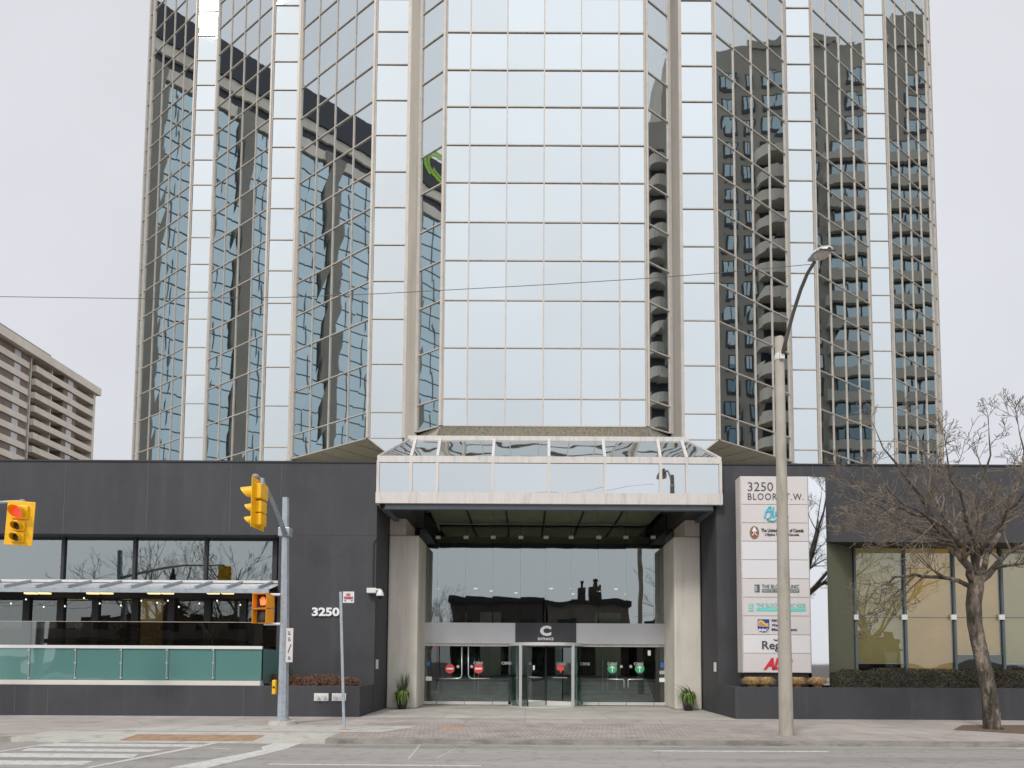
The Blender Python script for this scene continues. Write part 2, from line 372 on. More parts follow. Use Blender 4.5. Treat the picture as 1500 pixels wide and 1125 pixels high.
for i, (q0, q1) in enumerate(((14.62, 15.3),)):
    zz = lambda y: -.092+(y-14.42)/1.28*.095+.006
    s.poly((tx0, q0, zz(q0)), (tx1, q0, zz(q0)), (tx1, q1, zz(q1)), (tx0, q1, zz(q1)))
    for i in range(64):
        for j in range(8):
            x = tx0+(tx1-tx0)*(i+.5)/64; y = q0+(q1-q0)*(j+.5)/8
            s.box(x-.014, x+.014, y-.014, y+.014, zz(y), zz(y)+.006)
tag(s.build('tactile_plate', 'rusty_iron'), 'rusty brown tactile warning plate set into the kerb ramp', 'tactile plate')
sheet('paver_band', rect(RX1+.75, Xp(1140, 17, 1060), 14.75, 18.2), 'pavers', .004)
sheet('forecourt', rect(-4.75, 6.05, 19.6, 25.6), 'forecourt', .004)
sheet('tree_pit', [gr(1396, 1069, .005).xy, gr(1540, 1077, .005).xy, gr(1560, 1062, .005).xy, gr(1410, 1062, .005).xy][::1], 'mulch', .006)
def paint(polys):
    s = MB()
    for p in polys: s.poly(*[gr(x, y, -.096) for x, y in p][::-1])
    return s
def zz2(pts): return [(x/2, 1000+y/2) for x, y in pts]
cw = [zz2(p) for p in (
    [(205, 162), (352, 162), (345, 170), (188, 170)], [(470, 165), (642, 167), (600, 174), (458, 172)],
    [(150, 177), (602, 181), (562, 188), (106, 186)], [(84, 191), (490, 196), (440, 203), (60, 200)],
    [(0, 206), (405, 209), (388, 221), (-60, 218)], [(-90, 227), (275, 229), (240, 241), (-130, 240)])]
cl = [zz2(p) for p in ([(-20, 203), (268, 158), (284, 158), (-2, 203)], [(240, 250), (560, 188), (690, 162), (708, 162), (578, 190), (262, 250)])]
o = paint(cw+cl).build('crosswalk_marking', 'road_paint', org=(0, 0, -.096), kind='structure')
paint([zz2([(492, 250), (770, 196), (765, 188), (842, 166), (916, 166), (832, 196), (606, 250)])]).build('stop_line', 'road_paint', org=(0, 0, -.096), kind='structure')
paint([zz2([(785, 237), (1410, 242), (1410, 245), (785, 240)]), zz2([(1915, 198.5), (2430, 200.5), (2430, 203.5), (1915, 201.5)]),
       zz2([(2980, 192), (3040, 192), (3040, 194), (2980, 194)]), zz2([(620, 190), (676, 194), (676, 196), (620, 192)])]).build('lane_marking', 'road_paint', org=(0, 0, -.096), kind='structure')
s = MB()
c = gr(205, 1083, -.09)
for i in range(9): s.box(c.x-.35+i*.08, c.x-.31+i*.08, c.y-.2, c.y+.2, -.099, -.085)
s.box(c.x-.4, c.x+.4, c.y-.26, c.y-.22, -.099, -.085); s.box(c.x-.4, c.x+.4, c.y+.22, c.y+.26, -.099, -.085)
tag(s.build('storm_drain', 'dark_steel'), 'iron storm drain grate between the crosswalk bars and kerb ramp', 'drain grate')
c = gr(664, 1066, .01)
tag(MB().lathe((c.x, c.y, .005), [(0, .012), (.33, .012), (.36, 0)], 24).build('manhole_cover', 'rusty_iron'), 'small rusty round cover in the brick pavers', 'manhole cover')
c = gr(683, 1084.5, -.09)
for q in (483, 683, 968):
    c = gr(q, 1087 if q > 600 else 1083, -.09)
s = MB()
for x0, y0, x1, y1 in ((598, 1112, 616, 1090), (606, 1090, 628, 1088), (640, 1110, 668, 1096), (668, 1096, 700, 1100)):
    a = gr(x0, y0, -.097); b = gr(x1, y1, -.097); d = (b-a); nn = Vector((-d.y, d.x, 0)).normalized()*.02
    s.poly(a-nn, b-nn, b+nn, a+nn)
s.build('worn_marking', 'ramp_concrete', org=(0, 0, -.097), kind='structure')

# ------------------------------------------------------------------ glass office tower
XC = .726; K = 1.04
def zc(y): return Zp(800, y, 27.6)
ZB = zc(624.5)
rows = [ZB]+[zc(y) for y in (584.5, 510, 440.5, 382, 326, 268, 213, 157, 103, 48)]
while rows[-1] < 52: rows.append(rows[-1]+1.575)
ZT = rows[-1]
low = [7.9, 9.5]+rows
side = [('pane', (-4.1, 27.6), (-5.2, 28.44), 1, rows), ('strip', (-5.2, 28.44), (-5.84, 29.2), 0, None),
        ('pane', (-5.84, 29.2), (-7.34, 29.2), 1, rows), ('pane', (-7.34, 29.2), (-11.58, 32.38), 4, rows),
        ('strip', (-11.58, 32.38), (-12.32, 34.2), 0, None), ('pane', (-12.32, 34.2), (-13.68, 34.2), 1, low),
        ('pane', (-13.68, 34.2), (-17.85, 37.25), 4, low), ('strip', (-17.85, 37.25), (-18.82, 39.27), 0, None),
        ('pane', (-18.82, 39.27), (-20.1, 39.27), 1, low), ('pane', (-20.1, 39.27), (-24.3, 42.36), 4, low),
        ('pane', (-24.4, 42.45), (-24.78, 42.75), 1, low)]
tower = thing('office_tower', 'tall mirror-glass office tower with sawtooth facade rising behind the dark wings', 'office tower', (XC, 30, 7.9))
panes = []
def glaze(a, b, n, rws, us=None):
    a = Vector((a[0], a[1], 0)); b = Vector((b[0], b[1], 0)); d = (b-a); Ln = d.length; d.normalize(); nrm = Vector((d.y, -d.x, 0))
    us = us or [i*Ln/n for i in range(n+1)]
    if nrm.y > 0: nrm = -nrm
    fr = MB()
    for i, u in enumerate(us):
        p = a+d*u; e = i in (0, len(us)-1); w_ = .085 if e else .027
        fr.obox(p+nrm*.01+Vector((0, 0, (rws[0]+ZT)/2)), d*w_, nrm*(.05 if e else .035), Vector((0, 0, (ZT-rws[0])/2)))
    for z in rws:
        if z in (9.5,): continue
        fr.obox(a+d*(Ln/2)+nrm*.008+Vector((0, 0, z)), d*(Ln/2-.09), nrm*.036, Vector((0, 0, .023)))
    fr.build('window_frame', 'metal_frame', tower)
    for i in range(len(us)-1):
        for j in range(len(rws)-1):
            z0, z1 = rws[j], rws[j+1]
            if z1-z0 < .3: continue
            tl = [random.uniform(-.004, .004) for _ in range(4)]
            q = [a+d*us[i]+nrm*tl[0]+Vector((0, 0, z0)), a+d*us[i+1]+nrm*tl[1]+Vector((0, 0, z0)),
                 a+d*us[i+1]+nrm*tl[2]+Vector((0, 0, z1)), a+d*us[i]+nrm*tl[3]+Vector((0, 0, z1))]
            if (q[1]-q[0]).cross(q[3]-q[0]).dot(nrm) < 0: q = [q[1], q[0], q[3], q[2]]
            area = (us[i+1]-us[i])*(z1-z0)*abs(nrm.y)/(a.y**2)
            vis = z0 < 1.65+a.y*.97 and z1 > 11
            panes.append((-(area if vis else area*.01), q, abs(nrm.y) > .95))
cb = [u*K*8.2 for u in (0, .125, .31, .4946, .679, .867, 1)]
glaze((XC-4.1*K, 27.6), (XC+4.1*K, 27.6), 6, rows, [u for u in cb])
conc = MB()
for sg in (1, -1):
    for kind, a, b, n, rw in side:
        a = (a[0]*K, a[1]); b = (b[0]*K, b[1])
        A = (XC+a[0]*sg, a[1]); B = (XC+b[0]*sg, b[1])
        if kind == 'pane': glaze(A, B, n, rw)
        else:
            MB().poly((A[0], A[1], 7.9), (B[0], B[1], 7.9), (B[0], B[1], ZT), (A[0], A[1], ZT)).build('concrete_pier', 'tower_concrete', tower)
panes.sort(key=lambda t: t[0])
for k, (_, q, fl) in enumerate(panes[:99]): MB().poly(*q).build('window_pane', 'tower_glass' if fl else 'tower_glass_side', tower)
for fl, nm in ((True, 'tower_glass'), (False, 'tower_glass_side')):
    s = MB()
    for _, q, f in panes[99:]:
        if f == fl: s.poly(*q)
    s.build('window_pane', nm, tower, kind='stuff')
# sloping glass under the centre bay, soffits, hidden back of the tower
s = MB(); f = MB(); ys = (27.6, 28.9); zs = (ZB-.02, 9.6)
for i in range(6):
    s.poly((XC-4.1*K+cb[i], ys[0], zs[0]), (XC-4.1*K+cb[i], ys[1], zs[1]), (XC-4.1*K+cb[i+1], ys[1], zs[1]), (XC-4.1*K+cb[i+1], ys[0], zs[0]))
for u in cb: f.bar((XC-4.1*K+u, ys[0], zs[0]), (XC-4.1*K+u, ys[1], zs[1]), .06, .06)
for sg in (-1, 1):
    f.bar((XC+4.1*K*sg, 27.6, ZB), (XC+5.1*K*sg, 28.9, 9.6), .09, .09)
for sg in (-1, 1): s.poly((XC+4.1*K*sg, 27.6, ZB-.02), (XC+5.25*K*sg, 28.75, ZB-.02), (XC+5.25*K*sg, 28.9, 9.6), (XC+4.1*K*sg, 28.9, 9.6))
s.build('sloping_soffit_panel', 'aggregate', tower); f.build('soffit_rib', 'metal_frame', tower)
for sg in (-1, 1):
    X = lambda x: XC+x*sg*K
    s = MB(); s.poly(*[(X(x), y, ZB+.03) for x, y in ((-5.2, 28.75), (-5.84, 29.25), (-7.34, 29.22), (-11.58, 32.4), (-12.3, 34.2), (-12.1, 37), (-5.2, 37))])
    s.build('soffit', 'aggregate', tower)
    s = MB()
    for i in range(1, 6):
        t = i/4.6; x = -7.34-4.24*t; y = 29.22+3.18*t
        s.bar((X(x), y, ZB+.015), (X(x+3.6), y+4.6, ZB+.015), .05, .03)
    s.build('soffit_joint', 'metal_frame', tower)
    s = MB(); s.poly((X(-7.26), 29.19, ZB-.03), (X(-5.9), 29.19, ZB-.03), (X(-5.9), 29.19, ZB-1.15)); s.build('corner_glass', 'tower_glass', tower)
    f = MB(); f.bar((X(-7.34), 29.17, ZB), (X(-5.86), 29.17, ZB-1.2), .06, .05); f.build('soffit_rib', 'metal_frame', tower)
MB().box(XC-25.1, XC+25.1, 43.5, 78, 7.9, ZT).build('rear_block', 'twin_glass', tower)
s = MB(); s.poly(*[(XC+x*sg*K, y, ZT-.3) for sg in (1,) for x, y in ((-4.1, 27.8), (-5.8, 29.4), (-7.2, 29.4), (-12.1, 34.3), (-18.6, 39.4), (-24.1, 43.6), (24.1, 43.6), (18.6, 39.4), (12.1, 34.3), (7.2, 29.4), (5.8, 29.4), (4.1, 27.8))])
s.build('roof', 'concrete', tower)
MB().box(XC-5.1, XC+5.1, 29.3, 43, 7.9, ZB).box(XC-11.5, XC+11.5, 36.5, 43, 7.91, ZB-.01).build('core_wall', 'tower_concrete', tower)

# ------------------------------------------------------------------ entrance pavilion with canopy
ent = thing('entrance_pavilion', 'glass entrance with mirrored canopy, concrete pillars and doors marked C', 'entrance', (XC, 23.5, 0))
zs_ = Zp(585, 784, 23.6)
for x0, x1, xi in ((565, 612, 617), (1033, 988, 983)):
    XA, XB = Xp(x0, 23.6, 900), Xp(x1, 23.6, 900); XI = Xp(xi, 25.4, 900)
    if x0 == 565: XA = -4.78
    else: XA = 6.08
    MB().box(min(XA, XB), max(XA, XB), 23.6, 26.2, 0, zs_).build('pillar', 'concrete', ent, bevel=.05)
    q0, q1 = sorted((XA, XA+(XB-XA)*.55)); MB().box(q0, q1, 23.7, 26.2, zs_+.02, 7.95).build('pillar_head', 'concrete', ent)
GX0, GX1 = Xp(617, 25.4, 900)-.12, Xp(982, 25.4, 900)+.12
bx = [617, 641, 682, 722, 762.5, 799.5, 836.5, 877, 917, 957, 982]; X_ = [Xp(x, 25.4, 860) for x in bx]; X_[0] = GX0; X_[-1] = GX1
zh = Zp(800, 913, 25.4); zt = 7.5
for i in range(10):
    MB().poly((X_[i]+.006, 25.4, zh), (X_[i+1]-.006, 25.4, zh), (X_[i+1]-.006, 25.4, zt), (X_[i]+.006, 25.4, zt)).build('upper_glass', 'entrance_glass', ent)
    if i: MB().box(X_[i]-.015, X_[i]+.015, 25.42, 25.7, zh, zt).build('glass_fin', 'curved_glass', ent)
for i in range(1, 10):
    z = Zp(bx[i], 787, 25.36); MB().box(X_[i]-.09, X_[i]+.09, 25.33, 25.39, z-.055, z+.055).build('glass_clamp', 'door_rail', ent, bevel=.008)
z0 = Zp(800, 943, 25.3)
xa, xb = Xp(755, 25.25, 930), Xp(844, 25.25, 930)
MB().box(GX0, xa-.004, 25.28, 25.5, z0, zh).build('header_panel', 'silver_panel', ent)
MB().box(xb+.004, GX1, 25.28, 25.5, z0, zh).build('header_panel', 'silver_panel', ent)
hc = MB().box(xa, xb, 25.24, 25.5, z0, zh+.005).build('header_sign', 'charcoal_wall', ent)
fit('C', 791, 807.5, 916.5, 931.5, 25.23, bold=.06).build('lettering', 'letter_white', hc)
fit('ENTRANCE', 788, 811, 934, 937.8, 25.23, bold=.03).build('lettering', 'letter_white', hc)
zr = Zp(800, 947, 25.3); zg = Zp(800, 1028, 25.4)
MB().box(GX0, GX1, 25.36, 25.44, zr, z0).build('door_head_rail', 'canopy_metal', ent)
dx = [617, 640, 680.5, 721.5, 745]; dx2 = [853, 877, 917, 957.5, 982]
for lst, first in ((dx, True), (dx2, False)):
    Xs = [Xp(x, 25.4, 990) for x in lst]
    if first: Xs[0] = GX0
    else: Xs[-1] = GX1
    for i in range(4):
        isdoor = i in (1, 2)
        p = MB().poly((Xs[i]+.008, 25.4, zg), (Xs[i+1]-.008, 25.4, zg), (Xs[i+1]-.008, 25.4, zr-.01), (Xs[i]+.008, 25.4, zr-.01)).build('door' if isdoor else 'side_glass', 'door_glass', ent)
        MB().box(Xs[i]+.01, Xs[i+1]-.01, 25.36, 25.44, .03, zg).build('bottom_rail', 'door_rail', p)
        if isdoor:
            cx = {0: 0}
            if first: sx_ = (659, 701)[i-1]; lk = (671, 691)[i-1]
            else: sx_ = (897, 937)[i-1]; lk = (910, 924)[i-1]
            c = at(sx_, 979.5, 25.38); m_ = 'no_entry_red' if first else 'go_green'
            disc = MB(); disc.prism([(c.x+.175*math.cos(a*math.pi/16), 25.385, c.z+.175*math.sin(a*math.pi/16)) for a in range(32)], (0, -.006, 0)); d_ = disc.build('round_sticker', m_, p)
            if first: MB().box(c.x-.12, c.x+.12, 25.368, 25.376, c.z-.032, c.z+.032).build('sticker_bar', 'letter_white', p)
            else:
                MB().prism([(c.x+u*.01, 25.375, c.z+v*.01) for u, v in ((-2, -12), (2, -12), (2, 5), (7, 0), (9, 3), (0, 12), (-9, 3), (-7, 0), (-2, 5))], (0, -.006, 0)).build('sticker_arrow', 'letter_white', p)
            c = at(lk, 976.5, 25.37); MB().lathe((0, 0, 0), [(0, .03), (.05, .03), (.06, 0)], 16).xf(Matrix.Translation(c) @ Matrix.Rotation(math.pi/2, 4, 'X')).build('lock', 'bright_metal', p)
            if first:
                sgn = -1 if i == 1 else 1; xv = 676.5 if i == 1 else 686; xe = 645 if i == 1 else 717
                pts = [at(xv, 948, 25.3), at(xv, 988, 25.3), at(xv+sgn*1.5, 992.5, 25.3), at(xv+sgn*5, 994, 25.3), at(xe, 994, 25.3)]
            else:
                xv = 914 if i == 1 else 920; xe = 892 if i == 1 else 942
                pts = [at(xv, 1007, 25.3), at(xv, 997, 25.3), at(xv+(-1 if i == 1 else 1), 995.3, 25.3), at(xe, 995, 25.3)]
            h = MB().tube(pts, .021, 8); e0 = pts[-1]; e1 = pts[0]
            for e in (e0, e1): h.tube([e, e+Vector((0, .1, 0))], .012, 6)
            h.build('handle', 'bright_metal', p, smooth=True)
for x in (700.5, 741.5, 822, 857, 897, 935.5):
    yy = 971.3 if x < 800 else 972.5
    fit('CBRE', x-7, x+7, yy-2, yy+2, 25.375 if not 760 < x < 840 else 24.6, bold=.02).build('lettering', 'silver_panel', ent)
for x, y, w_, h_, m_ in ((628, 972, 5, 6.5, 'sticker_blue'), (628, 994, 9, 6, 'letter_white'), (970, 974, 5.5, 7, 'sticker_blue'), (970, 985, 8, 5, 'silver_panel'), (970, 996, 8.5, 6, 'letter_white'),
                         (951, 956.5, 4, 7.5, 'letter_white'), (636, 945.5, 5, 5, 'no_entry_red')):
    c = at(x, y, 25.37); k = 25.37/2000; MB().box(c.x-w_*k, c.x+w_*k, 25.366, 25.374, c.z-h_*k, c.z+h_*k).build('sticker', m_, ent)
# revolving door
rx = Xp(799.5, 25.4, 990); ry = 25.3; RR = 1.34
MB().lathe((rx, ry, Zp(800, 945.5, 24.1)), [(0, .11), (RR+.04, .11), (RR+.04, 0), (0, 0)], 40).build('revolving_door_roof', 'door_rail', ent, smooth=False)
MB().lathe((rx, ry, .006), [(RR+.05, 0), (RR+.05, .035), (0, .035)], 40).build('revolving_door_floor', 'door_rail', ent)
zd = Zp(800, 945.5, 24.1)
for sg in (-1, 1):
    a0, a1 = (R(182), R(226)) if sg < 0 else (R(314), R(358))
    MB().lathe((rx, ry, .05), [(RR-.03, 0), (RR-.03, zd-.05)], 12, a0, a1).build('curved_side_glass', 'curved_glass', ent, smooth=True)
    ae = R(226) if sg < 0 else R(314); c = Vector((rx+RR*math.cos(ae), ry+RR*math.sin(ae), 0))
    MB().box(c.x-.055, c.x+.055, c.y-.05, c.y+.05, .04, zd).build('revolving_door_post', 'bright_metal', ent, bevel=.01)
rv = MB().tube([(rx, ry, .04), (rx, ry, zd)], .035, 10).build('revolving_door_shaft', 'dark_steel', ent)
for k in range(4):
    a = R(238+90*k); u = Vector((math.cos(a), math.sin(a), 0)); c = Vector((rx, ry, 0))
    wg = MB().poly(c+u*.05+Vector((0, 0, .2)), c+u*1.24+Vector((0, 0, .2)), c+u*1.24+Vector((0, 0, zd-.06)), c+u*.05+Vector((0, 0, zd-.06))).build('revolving_wing', 'door_glass', ent)
    MB().bar(c+u*1.27+Vector((0, 0, .06)), c+u*1.27+Vector((0, 0, zd-.03)), .05, .05).build('wing_stile', 'dark_steel' if k % 2 == 0 else 'door_rail', wg)
    MB().bar(c+u*.05+Vector((0, 0, .12)), c+u*1.24+Vector((0, 0, .12)), .04, .15).build('wing_rail', 'door_rail', wg)
    if k < 3: MB().bar(c+u*.3+Vector((0, 0, 1.05)), c+u*.9+Vector((0, 0, 1.05)), .03, .03).build('push_bar', 'bright_metal', wg)
for x, m_ in ((778, 'letter_white'), (821, 'no_entry_red')):
    c = at(x, 980, 24.55)
    MB().prism([c+Vector((u*.013, 0, v*.013)) for u, v in ((-10, 10), (10, 10), (10, -2), (4, -4), (2, -12), (-3, -4), (-10, -2))], (0, .006, 0)).build('sticker', m_, ent)
# interior: stairs, dark lobby, ceiling downlights
s = MB()
for i in range(6): s.box(GX0+.3, GX1-.3, 27.6+i*.38, 32, i*.155+(.002 if i == 0 else 0), (i+1)*.155)
s.build('lobby_stairs', 'step_grey', ent)
for x in (695, 701, 883, 890, 903): 
    X = Xp(x, 28.4, 990); MB().tube([(X, 28.4, .3), (X, 28.4, 1.75)], .018, 6).build('stair_handrail', 'bright_metal', ent)
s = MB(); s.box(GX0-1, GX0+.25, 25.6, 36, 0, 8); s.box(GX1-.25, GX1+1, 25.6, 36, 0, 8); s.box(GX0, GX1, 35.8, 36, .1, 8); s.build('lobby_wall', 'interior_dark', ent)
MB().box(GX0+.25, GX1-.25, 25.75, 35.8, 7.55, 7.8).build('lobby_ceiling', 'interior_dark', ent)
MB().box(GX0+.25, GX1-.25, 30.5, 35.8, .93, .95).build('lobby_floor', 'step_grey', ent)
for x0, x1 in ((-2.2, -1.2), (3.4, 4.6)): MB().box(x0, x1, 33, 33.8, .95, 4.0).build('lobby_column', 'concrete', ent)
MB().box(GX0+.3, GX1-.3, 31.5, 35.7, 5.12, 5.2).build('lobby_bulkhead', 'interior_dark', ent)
for X, Y in ((-2.4, 32.5), (-.5, 34.5), (1.2, 32.3), (3.6, 33.5), (2.4, 34.8), (-1.7, 33.6), (4.3, 32.4)):
    MB().lathe((X, Y, 5.07), [(0, 0), (.09, 0), (.09, .04)], 12).build('downlight', 'downlight_lit', ent)
for X in (-.3, 1.9): MB().box(X-.5, X+.5, 32.2, 32.4, 1.0, 2.3).build('lobby_screen', 'silver_panel', ent)
# canopy
can = MB(); CY = 21.5
cx0, cx1 = Xp(552.5, CY, 700), Xp(1056.5, CY, 700)
zb0, zb1, ze, zv = Zp(804, 738.5, CY), Zp(804, 722.5, CY), Zp(804, 676, CY), Zp(804, 672, CY)
g = .9; zr_ = Zp(804, 644.5, CY+g)
bxp = [552.5, 602, 640.5, 722, 804, 886, 967.5, 1006, 1056.5]; vx = [Xp(x, CY, 700) for x in bxp]; vx[0] = cx0+.03; vx[-1] = cx1-.03
fascia = MB().box(cx0-.03, cx1+.03, CY-.05, CY+.06, zb0, zb1)
fascia.box(cx0-.03, cx0+.05, CY+.06, 23.6, zb0, zb1).box(cx1-.05, cx1+.03, CY+.06, 23.6, zb0, zb1)
fa = fascia.build('canopy_fascia', 'canopy_metal', ent)
s = MB()
for i in range(1, 8): s.box(vx[i]-.006, vx[i]+.006, CY-.054, CY-.04, zb0, zb1)
s.build('fascia_joint', 'metal_frame', fa)
for i in range(8):
    p = MB().poly((vx[i], CY, zb1), (vx[i+1], CY, zb1), (vx[i+1], CY, ze), (vx[i], CY, ze)).build('canopy_pane', 'canopy_glass', ent)
fr = MB()
for i, x in enumerate(vx): fr.box(x-.045, x+.045, CY-.045, CY-.002, zb1, ze)
fr.box(cx0, cx1, CY-.05, CY-.003, ze-.06, zv+.06)
fr.build('canopy_frame', 'canopy_metal', ent)
x0t, x1t = Xp(600, CY+g, 644), Xp(1006, CY+g, 644)
tx = [x0t, Xp(609, CY+g, 644), Xp(645, CY+g, 644), Xp(724, CY+g, 644), Xp(804, CY+g, 644), Xp(883, CY+g, 644), Xp(963, CY+g, 644), Xp(998, CY+g, 644), x1t]
for i in range(8):
    MB().poly((vx[i], CY, zv+.05), (vx[i+1], CY, zv+.05), (tx[i+1], CY+g, zr_), (tx[i], CY+g, zr_)).build('canopy_roof_pane', 'canopy_glass', ent)
fr = MB()
for i in range(1, 8): fr.bar((vx[i], CY-.01, zv+.06), (tx[i], CY+g-.01, zr_+.02), .09, .05)
fr.bar((cx0+.02, CY-.01, zv+.06), (x0t, CY+g, zr_+.02), .06, .05); fr.bar((cx1-.02, CY-.01, zv+.06), (x1t, CY+g, zr_+.02), .06, .05)
fr.box(x0t-.05, x1t+.05, CY+g-.03, CY+g+.15, zr_-.03, zr_+.12)
fr.build('canopy_roof_frame', 'canopy_metal', ent)
MB().box(x0t, x1t, CY+g+.15, 27.3, zr_-.15, zr_+.02).build('canopy_top', 'canopy_metal', ent)
s = MB(); s.poly((cx0, CY, zv+.04), (x0t, CY+g, zr_-.02), (x0t, 27.3, zr_-.02), (cx0, 27.3, zv+.04)); s.poly((cx1, CY, zv+.04), (cx1, 27.3, zv+.04), (x1t, 27.3, zr_-.02), (x1t, CY+g, zr_-.02))
s.poly((cx0, CY, zb1), (cx0, CY, zv+.04), (cx0, 27, zv+.04), (cx0, 27, zb1)); s.poly((cx1, CY, zb1), (cx1, 27, zb1), (cx1, 27, zv+.04), (cx1, CY, zv+.04))
s.build('canopy_side', 'canopy_glass', ent)
bb = Zp(804, 748, CY+.25)
MB().box(cx0+.25, cx1-.25, CY+.08, CY+.3, bb, zb0+.02).build('canopy_beam', 'steel_blue', ent)
for X0, X1 in ((cx0+.03, cx0+.95), (cx1-.95, cx1-.03)):
    MB().box(X0, X1, CY+.3, 25.3, zb0-.04, zb0+.6).build('canopy_beam', 'dark_steel', ent)
    xm = X0+.2 if X0 < 0 else X1-.2
    MB().box(xm-.08, xm+.08, CY+.32, 25.2, zb0-.14, zb0-.04).build('canopy_side_rail', 'steel_blue', ent)
MB().box(cx0+.95, cx1-.95, CY+.3, 25.7, 7.52, 7.6).build('canopy_ceiling', 'ceiling_green', ent)
s = MB()
for i in range(1, 6):
    x = cx0+.95+(cx1-cx0-1.9)*i/6; s.box(x-.03, x+.03, CY+.3, 25.38, 7.46, 7.52)
s.build('ceiling_rib', 'dark_steel', ent)

# ------------------------------------------------------------------ dark wings
ZR = Zp(300, 677, YW)
wl = thing('low_wing', 'charcoal wing on the left with ribbon windows, glass awning and number 3250', 'building', (-15, YW, 0))
zf = Zp(300, 783, YW); XS = Xp(407, YW, 850); XLE = -4.8
MB().box(-46, XLE, YW, 27, zf, ZR).build('fascia_wall', 'charcoal_wall', wl)
MB().box(-46, XLE, 27, 62, 0, ZR-.02).build('rear_wall', 'charcoal_wall', wl)
MB().box(XS, XLE, YW+.004, 26.9, 0, zf).build('end_wall', 'charcoal_wall', wl)
MB().box(-46, XLE+.02, YW-.03, 27, ZR, ZR+.05).build('roof_coping', 'dark_steel', wl)
MB().box(-45.9, XLE-.2, YW+.3, 61.8, ZR-.01, ZR+.02).build('bounce_roof', 'bounce_gravel', wl)  # unseen pale roof layer, added to bounce light onto the soffit
s = MB()
for px, yt, yb in ((97, 678, 781), (218, 678, 781), (339, 680, 781), (413, 680, 730)):
    a = at(px, yt, YW); b = at(px, yb, YW); s.box(a.x-.008, a.x+.008, YW-.006, YW+.01, b.z, a.z)
s.build('wall_joint', 'joint', wl)
YG = 22.3; zw1 = Zp(200, 791, YG)+.1; zw0 = Zp(200, 852, YG)-.05
xb_ = [407]+[407-104.5*i for i in range(1, 13)]
MB().box(-46, XS, YG-.06, YG+.3, zw1-.0, zf-.001).build('window_head', 'black', wl)
for i in range(12):
    xr, xl = Xp(xb_[i], YG, 820), Xp(xb_[i+1], YG, 820)
    f = MB(); f.box(xl-.05, xl+.05, YG-.07, YG+.02, zw0, zw1)
    if i == 0: f.box(xr-.16, xr+.0, YG-.07, YG+.02, zw0, zw1)
    wn = f.build('window', 'dark_steel', wl)
    MB().poly((xl+.05, YG, zw0), (xr-.05, YG, zw0), (xr-.05, YG, zw1), (xl+.05, YG, zw1)).build('pane', 'ribbon_glass', wn)
# lower shopfront
YS = 22.5; zs0 = .96; zs1 = Zp(200, 868, YG)
MB().box(-46, XS, YG-.1, YG+.5, Zp(200, 876, YG), zw0).build('transom', 'dark_steel', wl)
pxs = [407, 357, 305, 252, 199, 141, 90, 40, -12, -64, -116, -168, -220, -272, -324]
for i in range(len(pxs)-1):
    xr, xl = Xp(pxs[i], YS, 900), Xp(pxs[i+1], YS, 900)
    f = MB().box(xl-.11, xl+.11, YS-.08, YS+.1, zs0, zs1); wn = f.build('shopfront_window', 'dark_steel', wl)
    MB().poly((xl+.11, YS, zs0), (xr-.11, YS, zs0), (xr-.11, YS, zs1), (xl+.11, YS, zs1)).build('pane', 'shopfront_glass', wn)
MB().box(-46, XS, 26.7, 26.9, .9, zf).build('interior_wall', 'interior_warm', wl)
MB().box(-46, XS, YS+.15, 26.7, 3.95, 4.05).build('interior_floor', 'interior_dark', wl)
MB().box(Xp(200, 23.6, 930), Xp(226, 23.6, 930), 23.6, 24.1, .95, 3.9).build('interior_column', 'blind_gold_glow', wl)  # shares the self-glowing blind colour
for X in (-9.5, -12.5, -15.5, -18.5): MB().box(X-.5, X+.5, 24, 24.6, .95, 2.1).build('interior_booth', 'apartment_brown', wl)
# awning
ya, yb_ = YG-.1, 21.0; za, zbw = Zp(56, 853, ya), Zp(16, 861.5, yb_)
aw = MB().poly((-46, ya, za), (-46, yb_, zbw), (XS-.02, yb_, zbw), (XS-.02, ya, za)).build('awning', 'silver_panel', wl)
MB().box(-46, XS+.0, yb_-.05, yb_+.02, zbw-.12, zbw+.01).build('awning_beam', 'galvanised', aw)
MB().box(-46, XS-.0, ya-.06, ya+.02, za+.01, za+.09).build('awning_top_rail', 'white_paint', aw)
X = XS-.35
while X > -22:
    MB().bar((X, ya, za+.05), (X, yb_, zbw+.05), .05, .09).sphere((X, yb_+.02, zbw+.04), .05, .05, .05, 8).build('awning_rib', 'galvanised', aw); X -= .985
for px in (46, 66, 137, 157, 226, 246, 313, 334):
    c = at(px, 869.5, 21.6); MB().box(c.x-.17, c.x+.17, 21.5, 21.65, c.z-.02, c.z+.03).build('awning_light', 'warm_light', aw)
n3 = fit('3250', 457, 497.5, 890, 902.5, YW-.03, bold=.035)
n3.v = [(x, YW-.05 if y < YW-.035 else YW, z) for x, y, z in n3.v]
n3.build('house_number', 'letter_white', wl)
c = at(552, 973, 22.1); MB().box(XLE-.01, XLE+.03, 21.95, 22.2, c.z-.15, c.z+.15).build('wall_light', 'white_paint', wl)
